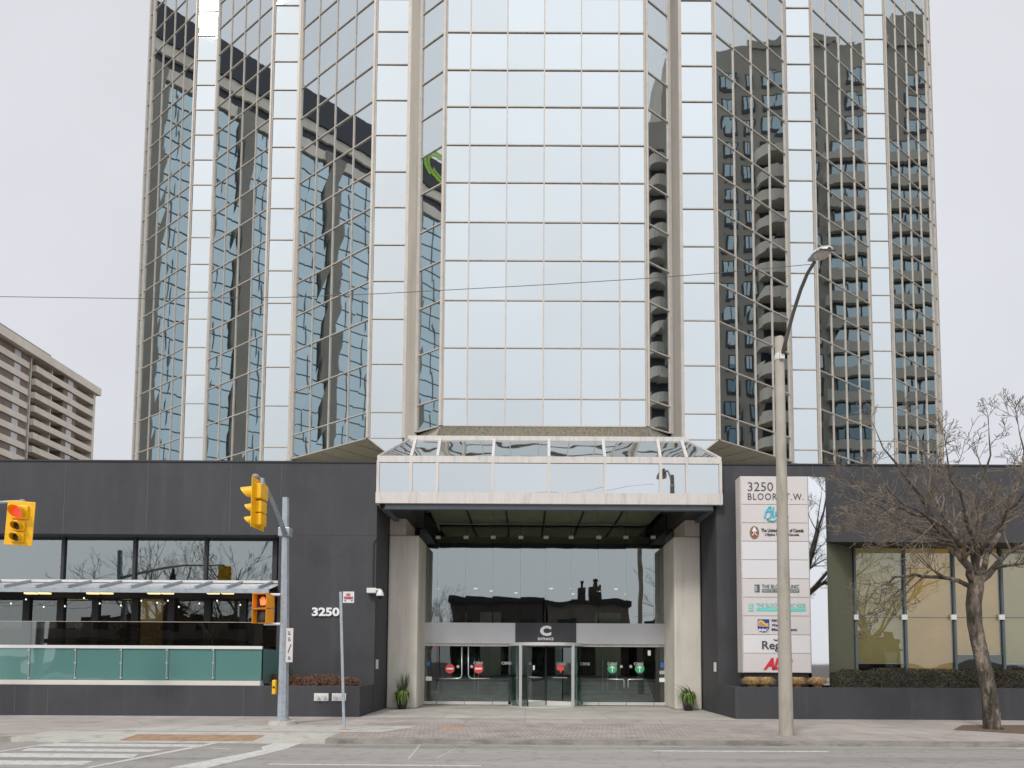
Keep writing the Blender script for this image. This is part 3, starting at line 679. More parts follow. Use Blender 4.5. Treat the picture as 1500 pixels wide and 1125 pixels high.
# conduit and camera on the corner
s = MB().tube([at(546, 867, YW-.03), at(547.5, 795, YW-.03), at(552, 788, YW-.03)], .018, 6); s.build('conduit', 'dark_steel', wl)
cm = thing('security_camera', 'white dome security camera on a bracket at the dark wall corner', 'security camera', at(552, 868, YW-.1))
a = at(538, 861.5, YW-.12); b = at(548, 869, YW-.12); MB().box(a.x, b.x+.08, YW-.22, YW, b.z, a.z).build('junction_box', 'white_paint', cm, bevel=.015)
c = at(557, 866, YW-.35); MB().tube([at(550, 864, YW-.15), at(557, 864, YW-.35)], .035, 8).build('bracket', 'white_paint', cm)
MB().lathe(c, [(0, .06), (.05, .05), (.12, -.10), (.12, -.15)], 16).build('camera_housing', 'white_paint', cm, smooth=True)
MB().sphere(c+Vector((0, 0, -.16)), .09, .09, .09, 12).build('dome', 'black', cm, smooth=True)

wr = thing('low_wing', 'charcoal wing on the right with tall gold-blind windows behind the bare tree', 'building', (15, YW, 0))
XRE = 6.11; XO = Xp(1212, YW, 850); zfr = Zp(1300, 794, YW)
MB().box(XRE, 46, YW, 27, zfr, ZR).build('fascia_wall', 'charcoal_wall', wr)
MB().box(XRE, 46, 27, 62, 0, ZR-.02).build('rear_wall', 'charcoal_wall', wr)
MB().box(XRE, XO, YW+.004, 26.9, 0, zfr).build('end_wall', 'charcoal_wall', wr)
MB().box(XRE-.02, 46, YW-.03, 27, ZR, ZR+.05).build('roof_coping', 'dark_steel', wr)
MB().box(XRE+.2, 45.9, YW+.3, 61.8, ZR-.01, ZR+.02).build('bounce_roof', 'bounce_gravel', wr)  # unseen bounce layer added on this wing as well
s = MB()
for px, yt, yb2 in ((1190, 680, 699), (1264, 681, 790), (1385, 681, 790), (1285, 681, 690)):
    a = at(px, yt, YW); b = at(px, yb2, YW); s.box(a.x-.008, a.x+.008, YW-.006, YW+.01, b.z, a.z)
s.build('wall_joint', 'joint', wr)
YV = 22.8; XW0 = Xp(1252, YV, 900)
s = MB(); s.poly((XO, YW+.05, 0), (XW0-.03, YV, 0), (XW0-.03, YV, zfr), (XO, YW+.05, zfr)); s.build('return_wall', 'olive_wall', wr)
zv0, zv1 = Zp(1300, 985, YV), Zp(1300, 795, YV)+.05
wp = [1252, 1325, 1397, 1467.5, 1540, 1612, 1684, 1756, 1828, 1900]
MB().box(XW0, 46, YV-.1, YV+.3, 0, zv0).build('window_sill', 'charcoal_wall', wr)
bl = [971, 990, 958, 972, 990, 965, 980, 990, 970]
for i in range(9):
    xl, xr = Xp(wp[i], YV, 900), Xp(wp[i+1], YV, 900)
    wn = MB().box(xl-.02, xl+.05, YV-.06, YV+.03, zv0, zv1).build('window', 'frame_slate', wr)
    MB().poly((xl+.05, YV, zv0), (xr-.02, YV, zv0), (xr-.02, YV, zv1), (xl+.05, YV, zv1)).build('pane', 'blind_glass', wn)
    zbl = max(Zp(wp[i], bl[i], YV+.12), zv0)
    MB().box(xl+.06, xr-.03, YV+.10, YV+.115, zbl, zv1).build('blind', 'blind_gold_glow' if i in (1, 2, 4) else 'blind_pale_glow', wn)
    zj = Zp(wp[i], 904.5, YV); MB().box(xl+.05, xr-.02, YV-.004, YV+.01, zj-.012, zj+.012).build('glass_joint', 'frame_slate', wn)
    if bl[i] < 985: MB().box(xl+.06, xr-.03, YV+.09, YV+.125, zbl-.03, zbl).build('blind_rail', 'bright_metal', wn)
    c = at(wp[i]+(1.5 if i == 0 else 0), 904, YV-.08); MB().box(c.x-(.05 if i == 0 else .09), c.x+.09, YV-.1, YV-.04, c.z-.085, c.z+.085).build('glass_clamp', 'white_paint', wn)
MB().box(XW0, 46, YV+2.0, YV+2.1, 0, zfr).build('interior_wall', 'interior_dark', wr)
c = at(1049.5, 977, 21.95); MB().box(XRE-.03, XRE+.01, 21.9, 22.1, c.z-.15, c.z+.15).build('wall_light', 'white_paint', wr)

# planters
PZ = Zp(200, 1003.5, 20.0); PZR = Zp(1300, 1007.5, 20.0)
XPL = Xp(527, 20, 1020); XPR = Xp(1077, 20, 1020)
pl = thing('planter_wall', 'charcoal planter wall along the sidewalk below the left terrace', 'planter', (-15, 20, 0))
MB().box(-46, XPL, 20, 20.18, 0, PZ).build('front_wall', 'charcoal_wall', pl, bevel=.01)
MB().box(XPL-.18, XPL, 20.18, YW, 0, PZ).build('end_wall', 'charcoal_wall', pl)
MB().box(Xp(385, 21, 950), XPL-.18, 20.18, YW, .4, PZ-.08).build('soil', 'soil', pl)
MB().box(-46, Xp(385, 21, 950), 20.18, YS-.1, .4, PZ+.02).build('terrace_floor', 'terrace_coping', pl)
s = MB()
for px in (22, 70, 357): X = Xp(px, 20, 1020); s.box(X-.006, X+.006, 19.996, 20.01, .02, PZ-.02)
s.build('wall_joint', 'joint', pl)
pr = thing('planter_wall', 'charcoal planter wall along the sidewalk under the hedge and pylon sign', 'planter', (15, 20, 0))
MB().box(XPR, 46, 20, 20.18, 0, PZR).build('front_wall', 'charcoal_wall', pr, bevel=.01)
MB().box(XPR, XPR+.18, 20.18, YW, 0, PZR).build('end_wall', 'charcoal_wall', pr)
MB().box(XPR+.18, 46, 20.18, YV-.1, .4, PZR-.06).build('soil', 'soil', pr)
# terrace glass
gw = thing('glass_balustrade', 'green glass terrace balustrade with smoked screen above a white rail', 'balustrade', (-14, 20.2, PZ))
XT = Xp(383.5, 20.1, 970); zr0, zr1 = Zp(200, 950, 20.1), Zp(200, 945.5, 20.1); zs2 = Zp(200, 911, 20.1)
MB().box(-46, XT, 20.02, 20.3, PZ+.002, Zp(200, 996.5, 20.05)).build('coping', 'terrace_coping', gw)
MB().box(-46, XT, 20.08, 20.16, zr0, zr1).build('rail', 'white_paint', gw)
gx = [383.5-68*i for i in range(0, 14)]
for i in range(13):
    xr, xl = Xp(gx[i], 20.12, 970), Xp(gx[i+1], 20.12, 970); zb_ = Zp(200, 996, 20.05)
    MB().box(xl+.008, xr-.008, 20.12, 20.135, zb_, zr0).build('green_panel', 'terrace_green', gw)
    MB().box(xl+.004, xr-.004, 20.12, 20.13, zr1, zs2).build('smoked_panel', 'smoked_glass', gw)
MB().box(-46, XT, 20.115, 20.135, zs2, zs2+.012).build('screen_edge', 'metal_frame', gw)
XT2 = Xp(407, YW, 970)
MB().poly((XT, 20.2, PZ+.05), (XT+.02, YW, PZ+.05), (XT+.02, YW, zr0), (XT, 20.2, zr0)).build('green_panel', 'terrace_green', gw)
s = MB()
for px in (42, 110, 177, 244, 312): 
    X = Xp(px, 20.1, 970); s.box(X-.008, X+.008, 20.105, 20.12, Zp(px, 994, 20.1), zr0)
    for yy in (952, 971, 993): c = at(px, yy, 20.1); s.box(c.x-.03, c.x+.03, 20.095, 20.11, c.z-.02, c.z+.02)
s.build('panel_clip', 'bright_metal', gw)
# things on the terrace: chairs seen through the glass
def chair(X, Y, rz, label):
    t = thing('terrace_chair', label, 'chair', (X, Y, PZ+.02), 'chairs behind the green glass'); z = PZ+.02
    MB().box(X-.22, X+.22, Y-.22, Y+.22, z+.42, z+.45).build('seat', 'dark_steel', t)
    MB().box(X-.22, X+.22, Y+.19, Y+.22, z+.45, z+.85).build('backrest', 'dark_steel', t)
    for a in (-.2, .2):
        for b in (-.2, .2): MB().tube([(X+a, Y+b, z), (X+a, Y+b, z+.42)], .014, 6).build('leg', 'dark_steel', t)
    t.rotation_euler = (0, 0, rz)
chair(Xp(120, 21.2, 980), 21.2, .2, 'dark metal chair at the left behind the green glass'); chair(Xp(250, 21.2, 980), 21.3, -1.2, 'dark metal chair at the right behind the green glass')
# string lights
sl = thing('string_lights', 'string of small bulbs hanging in front of the dark restaurant windows', 'string lights', at(150, 880, 21.8))
pts = []
for px, py in ((-40, 885), (16, 884), (38, 878), (64, 889), (95, 888), (123, 876), (146, 884), (177, 887), (207, 880), (230, 883), (246, 880), (262, 889), (292, 884), (318, 880), (352, 886), (395, 880)):
    p = at(px, py, 21.9); pts.append(p)
    MB().sphere(p, .022, .022, .03, 8).build('bulb', 'bulb_lit', sl)
MB().tube([p+Vector((0, 0, .035)) for p in pts], .006, 5).build('cord', 'cable_black', sl)
# siamese connections
for k, (x0, x1, lab) in enumerate(((460, 481, 'white standpipe plate with two metal caps, left of the pair on the planter wall'), (486, 506.5, 'white standpipe plate with two metal caps, partly behind the no-standing pole'))):
    a = at(x0, 1015.5, 19.97); b = at(x1, 1027, 19.97)
    t = thing('standpipe_plate', lab, 'fire connection', ((a.x+b.x)/2, 19.97, b.z), 'standpipe plates on the planter wall')
    MB().box(a.x, b.x, 19.97, 20, b.z, a.z).build('plate', 'white_paint', t, bevel=.008)
    for u in (.28, .74):
        c = Vector((a.x+(b.x-a.x)*u, 19.96, (a.z+b.z)/2)); MB().lathe((0, 0, 0), [(0, .09), (.05, .09), (.055, .05), (.04, .04), (.04, 0)], 12).xf(Matrix.Translation(c) @ Matrix.Rotation(math.pi/2, 4, 'X')).build('cap', 'door_rail', t)

# ------------------------------------------------------------------ pylon sign
SY = 20.8
ps = thing('pylon_sign', 'tall white tenant directory sign for 3250 with mirrored edge, standing in the planter', 'sign', (7.6, SY+.3, PZR-.06))
xa, xb = Xp(1088, SY, 850), Xp(1185, SY, 850); zt_ = Zp(1136, 698.5, SY); zb_ = Zp(1136, 985.5, SY)
MB().box(xa-.03, xb+.03, SY+.02, SY+.5, zb_, zt_+.02).build('cabinet', 'canopy_metal', ps)
MB().box(xa+.05, xb-.02, SY+.1, SY+.45, PZR-.1, zb_).build('base', 'dark_steel', ps)
xe = Xp(1212, SY+.12, 850)
MB().prism([(xb+.035, SY+.01, PZR-.08), (xe, SY+.13, PZR-.08), (xe, SY+.5, PZR-.08), (xb+.035, SY+.5, PZR-.08)], (0, 0, zt_+.02-PZR+.08)).build('mirror_edge', 'polished_steel', ps)
by = [698.5, 739, 766, 793, 820, 847.5, 875, 902.3, 929.7, 957, 985.5]
prow = []
for i in range(10):
    z1, z0_ = Zp(1136, by[i], SY), Zp(1136, by[i+1], SY)
    prow.append(MB().box(xa, xb, SY, SY+.02, z0_+.012, z1-.012).build('tenant_panel', 'sign_pale' if i in (3, 4, 8) else 'sign_white', ps))
T = SY-.003
def st(body, x0, x1, y0, y1, m, row, **k): fit(body, x0, x1, y0, y1, T, **k).build('lettering', m, prow[row])
st('3250', 1095.5, 1132, 706.5, 719, 'ink', 0, bold=-.012); st('BLOOR ST.W.', 1095.5, 1177, 723, 732, 'ink', 0, bold=-.008, space=1.15)
# brush script on the second panel, as one swept stroke
s = MB()
def stroke(pts, r):
    P_ = [at(x, y, T-.005) for x, y in pts]; s.tube(P_, r, 6)
z7 = lambda p: [(1040+x/7.5, 680+y/7.5) for x, y in p]
stroke(z7([(600, 590), (615, 520), (650, 470), (665, 465), (672, 520), (668, 585)]), .028); stroke(z7([(605, 530), (640, 520), (690, 515)]), .02)
stroke(z7([(700, 470), (690, 540), (695, 580), (712, 575)]), .024); stroke(z7([(725, 520), (722, 560), (738, 575), (752, 520), (740, 600), (700, 625), (640, 620), (622, 600), (660, 592)]), .026)
stroke(z7([(765, 570), (790, 530), (800, 570), (830, 580), (862, 572)]), .022)
s.build('script_lettering', 'aqua', prow[1])
c = at(1040+488/7.5, 680+752/7.5, T); 
def vesica(h, w_, y): return [(c.x+w_*math.copysign(1, math.cos(a))*abs(math.cos(a))**1.0*1.0, y, c.z+h*math.sin(a)) for a in [i*math.pi/12 for i in range(24)]]
MB().prism(vesica(.205, .145, T+.002), (0, -.005, 0)).build('crest', 'crest_rim', prow[2])
s = MB(); s.prism([(c.x, T-.005, c.z), (c.x-.11, T-.005, c.z), (c.x-.07, T-.005, c.z-.1), (c.x, T-.005, c.z-.17)], (0, -.004, 0)); s.prism([(c.x, T-.005, c.z), (c.x+.11, T-.005, c.z), (c.x+.07, T-.005, c.z+.1), (c.x+.03, T-.005, c.z+.03)], (0, -.004, 0)); s.prism([(c.x+.01, T-.005, c.z-.02), (c.x+.07, T-.005, c.z-.1), (c.x+.11, T-.005, c.z-.01)], (0, -.004, 0)); s.build('crest_field', 'crest_red', prow[2])
s = MB(); s.prism([(c.x-.06, T-.005, c.z+.03), (c.x+.05, T-.005, c.z+.05), (c.x+.03, T-.005, c.z+.15), (c.x, T-.005, c.z+.175), (c.x-.05, T-.005, c.z+.12)], (0, -.0045, 0)); s.bar((c.x-.08, T-.012, c.z-.09), (c.x+.08, T-.012, c.z+.08), .006, .02); s.bar((c.x+.08, T-.012, c.z-.09), (c.x-.08, T-.012, c.z+.08), .006, .02); s.build('crest_cross', 'letter_white', prow[2])
st('The United Church of Canada', 1115, 1177, 774.5, 779.3, 'ink', 2, bold=.02); st("L'Église Unie du Canada", 1120.5, 1170.5, 780.8, 785.6, 'ink', 2, bold=.02)
z8 = lambda x, y: (1040+x/5.625, 820+y/5.625)
def zb8(body, x0, x1, y0, y1, m, row, **k): a = z8(x0, y0); b = z8(x1, y1); st(body, a[0], b[0], a[1], b[1], m, row, **k)
def plate8(x0, x1, y0, y1, m, row, name='logo_bar', d=.006):
    a = z8(x0, y0); b = z8(x1, y1); p = at(a[0], a[1], T); q = at(b[0], b[1], T); return MB().box(p.x, q.x, T-d, T, q.z, p.z).build(name, m, prow[row])
plate8(368, 410, 204, 268, 'slate_teal', 5, 'logo'); zb8('B', 374, 388, 214, 258, 'sign_white', 5, bold=.01); 
zb8('THE BLOOR CLINIC', 428, 734, 206, 236, 'slate_teal', 5, bold=.0); plate8(428, 736, 243, 270, 'slate_teal', 5); 
fit('DENTAL MEDICAL GROUP', *[z8(434, 0)[0], z8(730, 0)[0], z8(0, 250)[1], z8(0, 264)[1]], T-.006).build('lettering', 'sign_white', prow[5])
plate8(318, 360, 362, 426, 'mint', 6, 'logo'); fit('B', z8(326, 0)[0], z8(350, 0)[0], z8(0, 370)[1], z8(0, 418)[1], T-.006).build('lettering', 'sign_white', prow[6])
zb8('THE BLOOR CLINIC KIDS', 382, 785, 360, 390, 'mint', 6); 
a = z8(382, 398); b = z8(795, 425); p = at(*a, T); q = at(*b, T); MB().prism([(p.x, T, q.z), (q.x-.06, T, q.z), (q.x, T, (p.z+q.z)/2), (q.x-.06, T, p.z), (p.x, T, p.z)], (0, -.006, 0)).build('logo_bar', 'mint', prow[6])
s = MB(); pt = [z8(*q) for q in ((393, 490), (488, 490), (488, 570), (470, 592), (441, 600), (412, 592), (393, 570))]; s.prism([at(x, y, T) for x, y in pt][::-1], (0, -.006, 0)); s.build('shield_logo', 'rbc_blue', prow[7])
s = MB()
for body in (((398, 545), (398, 505), (415, 495), (440, 505), (460, 525), (480, 520), (482, 555), (460, 548), (430, 552)),):
    s.prism([at(*z8(*q), T-.006) for q in body][::-1], (0, -.004, 0))
s.build('lion_shape', 'gold', prow[7])
s = MB(); s.bar(at(*z8(410, 515), T-.011), at(*z8(445, 540), T-.011), .006, .02); s.bar(at(*z8(404, 528), T-.011), at(*z8(432, 548), T-.011), .006, .015); s.build('lion_line', 'rbc_blue', prow[7])
fit('RBC', z8(402, 0)[0], z8(481, 0)[0], z8(0, 568)[1], z8(0, 590)[1], T-.006, bold=.03).build('lettering', 'letter_white', prow[7])
zb8('RBC', 508, 560, 490, 510, 'ink_navy', 7, bold=.02); zb8('Wealth', 508, 600, 528, 549, 'ink_navy', 7, bold=.02); zb8('Management', 508, 716, 564, 592, 'ink_navy', 7, bold=.02)
zb8('Regus', 430, 668, 670, 758, 'ink', 8, bold=.012)
s = MB(); s.bar(at(*z8(525, 655), T-.004), at(*z8(545, 668), T-.004), .006, .035); s.bar(at(*z8(545, 668), T-.004), at(*z8(565, 655), T-.004), .006, .035); s.build('logo_tick', 'ink', prow[8])
zb8('ADP', 440, 680, 808, 906, 'sign_red', 9, bold=.045, shear=.35, space=.88)

# ------------------------------------------------------------------ street furniture
def lamp():
    base = gr(1146, 1077); t = thing('street_lamp', 'tall concrete street lamp with curved arm standing at the kerb', 'street lamp', base)
    top = at(1144.5, 494, base.y)
    X = (base.x+top.x)/2+.02
    MB().lathe((X, base.y, 0), [(.158, 0), (.15, 1.5), (.125, 5), (.1, top.z-.02), (.085, top.z), (0, top.z)], 20).build('pole', 'pole_concrete', t, smooth=True)
    zc_ = Zp(1146, 522, base.y)
    s = MB().lathe((X, base.y, zc_-.1), [(.108, 0), (.115, .02), (.115, .13), (.108, .15)], 20); s.box(X-.05, X+.06, base.y-.16, base.y-.1, zc_-.12, zc_+.06); s.build('clamp', 'white_paint', t)
    pts = []
    ctl = [(1147, 517, base.y-.15), (1152, 495, base.y-.35), (1162, 458, base.y-.75), (1173, 424, base.y-1.2), (1183, 400, base.y-1.65), (1193, 384, base.y-2.0)]
    MB().tube([at(*c) for c in ctl], [.05, .044, .042, .040, .038, .036], 10).build('arm', 'arm_metal', t, smooth=True)
    e = at(1200, 374, base.y-2.2); d = (at(1216, 368, base.y-2.65)-at(1188, 386, base.y-1.95)).normalized(); up = Vector((0, 0, 1)); up = (up-d*up.dot(d)).normalized(); sd_ = d.cross(up)
    M = Matrix((sd_, d, up)).transposed().to_4x4(); M.translation = e
    s = MB(); n_ = 16; prof = [(-.38, .05, .05), (-.30, .085, .075), (-.15, .12, .10), (.05, .17, .12), (.2, .175, .11), (.32, .13, .08), (.38, .04, .03)]
    k = 0
    for y, rw, rh in prof:
        for j in range(n_+1): a = math.pi*j/n_; s.v.append((rw*math.cos(a), y, rh*math.sin(a)))
    for i in range(len(prof)-1):
        for j in range(n_): a = i*(n_+1)+j; s.f.append((a, a+1, a+n_+2, a+n_+1))
    s.f.append(tuple(i*(n_+1) for i in range(len(prof)))+tuple(i*(n_+1)+n_ for i in range(len(prof)-1, -1, -1)))
    h = s.xf(M).build('lamp_head', 'silver_panel', t, smooth=True)
    MB().sphere((0, .1, .0), .145, .21, .115, 16).xf(M).build('lens', 'lamp_glass', h, smooth=True)
    MB().box(-.17, .17, .30, .325, -.004, .012).xf(M).build('latch', 'dark_steel', h)
lamp()

def signal(name, label, loc, rz, lit, lean=0, tiltx=0):
    t = thing(name, label, 'traffic light', loc, 'traffic lights on mast arms')
    x, y, z = loc; o = Vector(loc)
    s = MB().box(x-.31, x+.31, y, y+.02, z, z+1.1); s.build('backboard', 'signal_yellow', t, bevel=.03)
    for zz, r in ((z+.82, .19), (z+.48, .15), (z+.20, .15)):
        MB().box(x-r+.01, x+r-.01, y-.06, y+.16, zz-r+.02, zz+r-.02).build('housing', 'signal_yellow', t, bevel=.02)
    for i, (zz, r) in enumerate(((z+.82, .15), (z+.48, .105), (z+.20, .105))):
        MB().lathe((0, 0, 0), [(0, .012), (r*.6, .01), (r*.92, 0)], 20).xf(Matrix.Translation((x, y-.065, zz)) @ Matrix.Rotation(math.pi/2, 4, 'X')).build('lens', 'red_lit' if (i == 0 and lit) else 'dark_lens', t)
        v = MB(); n_ = 14; ln = r*2.1
        for j in range(n_+1):
            a = R(-50)+R(280)*j/n_; u = (math.cos(a)*r, zz+math.sin(a)*r); f_ = .35+.65*max(0, math.sin((a+R(50))/R(280)*math.pi))
            v.v += [(x+u[0], y-.06, u[1]), (x+u[0], y-.06-ln*f_, u[1]-.03*f_), (x+u[0]*.96, y-.06, zz+(u[1]-zz)*.96), (x+u[0]*.96, y-.06-ln*f_, zz+(u[1]-zz)*.96-.03*f_)]
        for j in range(n_):
            k = j*4; v.f += [(k, k+4, k+5, k+1), (k+2, k+3, k+7, k+6), (k+1, k+5, k+7, k+3)]
        v.build('visor', 'signal_yellow', t)
    MB().tube([(x, y+.1, z+1.0), (x, y+.1, z+1.14)], .045, 8).build('hanger', 'galvanised', t)
    t.rotation_euler = (tiltx, lean, rz); return t
# pole by the ramp
sb = gr(414, 1061); YP = sb.y
sp = thing('signal_pole', 'grey octagonal traffic signal pole with mast arm on a concrete footing', 'signal pole', sb)
tp = at(418.5, 729, YP); XPo = (sb.x+tp.x)/2
MB().tube([(sb.x, YP, .05), (XPo+.02, YP, 2.7), (tp.x, YP, tp.z)], [.145, .115, .085], 8).build('pole', 'galvanised', sp)
MB().lathe((sb.x, YP, 0), [(.36, 0), (.34, .09), (.2, .1), (0, .1)], 20).build('footing', 'ramp_concrete', sp)
MB().lathe((sb.x, YP, .1), [(.2, 0), (.2, .03), (.15, .05), (.15, .1)], 12).build('base_plate', 'galvanised', sp)
c = at(418, 780, YP); MB().box(c.x-.15, c.x+.15, YP-.13, YP+.13, c.z-.12, c.z+.12).build('arm_clamp', 'galvanised', sp, bevel=.02)
arm = [at(417, 782, YP-.12), at(412, 766, YP-.5), at(402, 741, YP-1.2), at(391, 717, YP-1.9), at(383, 703, YP-2.3), at(375, 698, YP-2.6)]
MB().tube(arm, [.07, .06, .05, .045, .04, .04], 10).build('mast_arm', 'galvanised', sp, smooth=True)
MB().sphere(at(374.5, 698, YP-2.62), .08, .08, .06, 10).build('arm_end_cap', 'pole_concrete', sp)
q = at(376, 775, YP-2.62); signal('traffic_light', 'yellow traffic light facing left at the end of the curved arm', Vector((q.x, q.y, q.z)), R(-94), False)
# left mast arm
q = at(26, 799, 16.6)
signal('traffic_light', 'yellow traffic light showing red, facing the street at the left edge', q, R(10), True, lean=R(2.0))
lp = thing('signal_pole', 'grey signal pole outside the left edge carrying the red light arm', 'signal pole', (-16.4, 17.2, 0))
MB().tube([(-16.4, 17.2, 0), (-16.4, 17.2, 6)], [.145, .09], 8).build('pole', 'galvanised', lp)
MB().tube([(-16.4, 17.2, 4.9), (-15.2, 17.0, 5.25), (-14, 16.85, at(-10, 738, 16.7).z), at(8, 735.5, 16.7), at(36, 734.5, 16.7)], [.06, .055, .045, .04, .04], 8).build('mast_arm', 'galvanised', lp, smooth=True)
MB().sphere(at(33, 735, 16.68), .075, .075, .06, 10).build('arm_end_cap', 'pole_concrete', lp)
# pedestrian signal
q = at(385, 913, YP-.1)
pd = thing('pedestrian_signal', 'orange pedestrian signal box showing a lit hand, beside the signal pole', 'pedestrian signal', q)
x, y, z = q; hgt = at(385, 870, YP-.1).z-z
for i, (zb, zt2) in enumerate(((z+hgt*.52, z+hgt), (z, z+hgt*.48))):
    MB().box(x-.2, x+.2, y, y+.2, zb, zt2).build('housing', 'signal_orange', pd, bevel=.02)
    h = MB(); 
    for a, b in (((x-.2, zt2), (x+.2, zt2)), ((x-.2, zb), (x-.2, zt2)), ((x+.2, zb), (x+.2, zt2))):
        h.bar((a[0], y-.07, a[1]), (b[0], y-.07, b[1]), .16, .012, up=(0, 1, 0)) if False else h.box(min(a[0], b[0])-.006, max(a[0], b[0])+.006, y-.17, y, min(a[1], b[1])-.006, max(a[1], b[1])+.006)
    h.build('hood', 'signal_orange', pd)
    MB().box(x-.175, x+.175, y-.008, y, zb+.02, zt2-.02).build('face', 'black', pd)
    if i == 0:
        cz = (zb+zt2)/2; s = MB(); s.prism([(x+u*.01, y-.012, cz+v*.01) for u, v in ((-7, -11), (6, -11), (9, -3), (11, 4), (8, 5), (6, 0), (5, 9), (3, 9), (2, 2), (1, 11), (-1, 11), (-2, 2), (-4, 10), (-6, 9), (-5, 1), (-8, 6), (-10, 5))][::-1], (0, -.006, 0)); s.build('hand_symbol', 'hand_lit', pd)
    else: MB().sphere((x, y-.01, (zb+zt2)/2), .12, .015, .12, 12).build('lens', 'dark_lens', pd)
pd.rotation_euler = (0, 0, R(-14))
for yy in (871, 914):
    MB().tube([at(387, yy, YP-.02), at(411, yy, YP-.02)], .035, 8).build('bracket', 'white_paint', sp)
a = at(420.5, 920, YP-.2); b = at(427.5, 970, YP-.2)
ss = thing('crossing_sign', 'narrow white crossing instruction sign strapped to the signal pole', 'sign', (a.x, YP-.2, b.z))
MB().box(a.x-.03, b.x, YP-.16, YP-.145, b.z, a.z).build('plate', 'sign_white', ss)
s = MB()
for y0, y1 in ((924, 930), (933, 939), (944, 956), (961, 966)):
    p = at(422, y0, YP-.165); r_ = at(425.8, y1, YP-.165)
    if y0 == 944: s.bar((r_.x, YP-.164, p.z), (p.x, YP-.164, r_.z), .008, .02)
    else:
        for k in range(3): zz = r_.z+(p.z-r_.z)*(k+.3)/3; s.box(p.x, r_.x-.01*k, YP-.166, YP-.16, zz-.008, zz+.008)
s.build('pictogram', 'ink', ss)
a = at(402.5, 996, YP-.1); b = at(402.5, 1017, YP-.1)
pb = thing('push_button', 'slim yellow crossing push button unit on the signal pole', 'push button', (b.x, YP-.1, b.z))
MB().box(a.x-.05, a.x+.04, YP-.16, YP-.02, b.z, a.z).build('housing', 'signal_yellow', pb, bevel=.02)
MB().sphere((a.x, YP-.17, (a.z+b.z)/2), .03, .02, .03, 10).build('button', 'dark_steel', pb)
# no-standing sign
nb = gr(504, 1070); tpn = at(499, 867, nb.y)
ns = thing('street_sign', 'no standing sign on a leaning thin galvanised post before the house number', 'sign', nb)
MB().bar(nb, tpn, .06, .035, up=(0, 1, 0)).build('post', 'galvanised', ns)
a = at(502.5, 866.5, nb.y-.03); b = at(518.5, 883, nb.y-.03)
pn = MB().box(a.x, b.x, nb.y-.03, nb.y-.024, b.z, a.z).build('plate', 'sign_pale', ns)
fit('NO', 507.5, 513, 869, 873, nb.y-.032, bold=.02).build('lettering', 'sign_red', pn); fit('STANDING', 504, 517, 874, 877.5, nb.y-.032, bold=.02).build('lettering', 'sign_red', pn)
s = MB()
for x_, d_ in ((505.5, -1), (515.5, 1)):
    c = at(x_, 879.8, nb.y-.033); s.prism([(c.x+d_*.025, c.y, c.z), (c.x-d_*.015, c.y, c.z+.02), (c.x-d_*.015, c.y, c.z-.02)][::d_], (0, -.004, 0))
s.build('arrow', 'ink', pn)
MB().box(nb.x-.1, nb.x+.1, nb.y-.06, nb.y+.06, .004, .02).build('foot', 'rusty_iron', ns)
# span cable
cb_ = [at(-140, 433, 13.2), at(0, 434.5, 13.2), at(207, 437.5, 13.15), at(420, 435.5, 13.1), at(560, 430, 13.1), at(800, 417, 13.1), at(945, 408, 13.05), at(1050, 400, 13.05), at(1190, 387, 13.1)]
tag(MB().tube(cb_, .0065, 5).build('overhead_cable', 'joint'), 'thin dark cable strung across the street to the lamp head', 'cable')

# ------------------------------------------------------------------ plants
def leaves(s, n, fn, sz, el=1.0):
    for _ in range(n):
        c = fn(); c = Vector(c); q = Euler((random.uniform(0, 6.28), random.uniform(0, 6.28), random.uniform(0, 6.28))).to_matrix()
        a = q @ Vector((sz*random.uniform(.6, 1.3), 0, 0)); b = q @ Vector((0, sz*el*random.uniform(.6, 1.3), 0)); s.poly(c-a, c-b, c+a, c+b)
def clump(name, label, cat, x, y, z, rx, ry, rz, m, n, sz, group=None, el=.5, up=False):
    s = MB(); f_ = []
    for _ in range(9): f_.append((random.uniform(-.5, .5)*rx, random.uniform(-.5, .5)*ry, random.uniform(.1, .7)*rz, random.uniform(.35, .6)))
    def pt():
        g = random.choice(f_); v = Vector((random.gauss(0, 1), random.gauss(0, 1), random.gauss(0, 1))).normalized()*random.uniform(.5, 1)**.4
        return (x+g[0]+v.x*rx*g[3], y+g[1]+v.y*ry*g[3], max(z-.02, z+g[2]+v.z*rz*g[3]*.8))
    if up:
        for _ in range(n):
            a = random.uniform(0, 6.28); r0 = random.uniform(0, .25); le = random.uniform(.5, 1); c = Vector((x, y, z)); d = Vector((math.cos(a)*rx*le, math.sin(a)*ry*le, rz*random.uniform(.5, 1)))
            b0 = c+Vector((math.cos(a)*rx*r0, math.sin(a)*ry*r0, 0)); m1 = b0+Vector((d.x*.5, d.y*.5, d.z)); e = b0+Vector((d.x, d.y, d.z*.72)); wd = Vector((-math.sin(a), math.cos(a), 0))*sz
            s.poly(b0-wd, b0+wd, m1+wd*.8, m1-wd*.8); s.poly(m1-wd*.8, m1+wd*.8, e)
    else: leaves(s, n, pt, sz, el)
    return tag(s.build(name, m, org=(x, y, z)), label, cat, group)
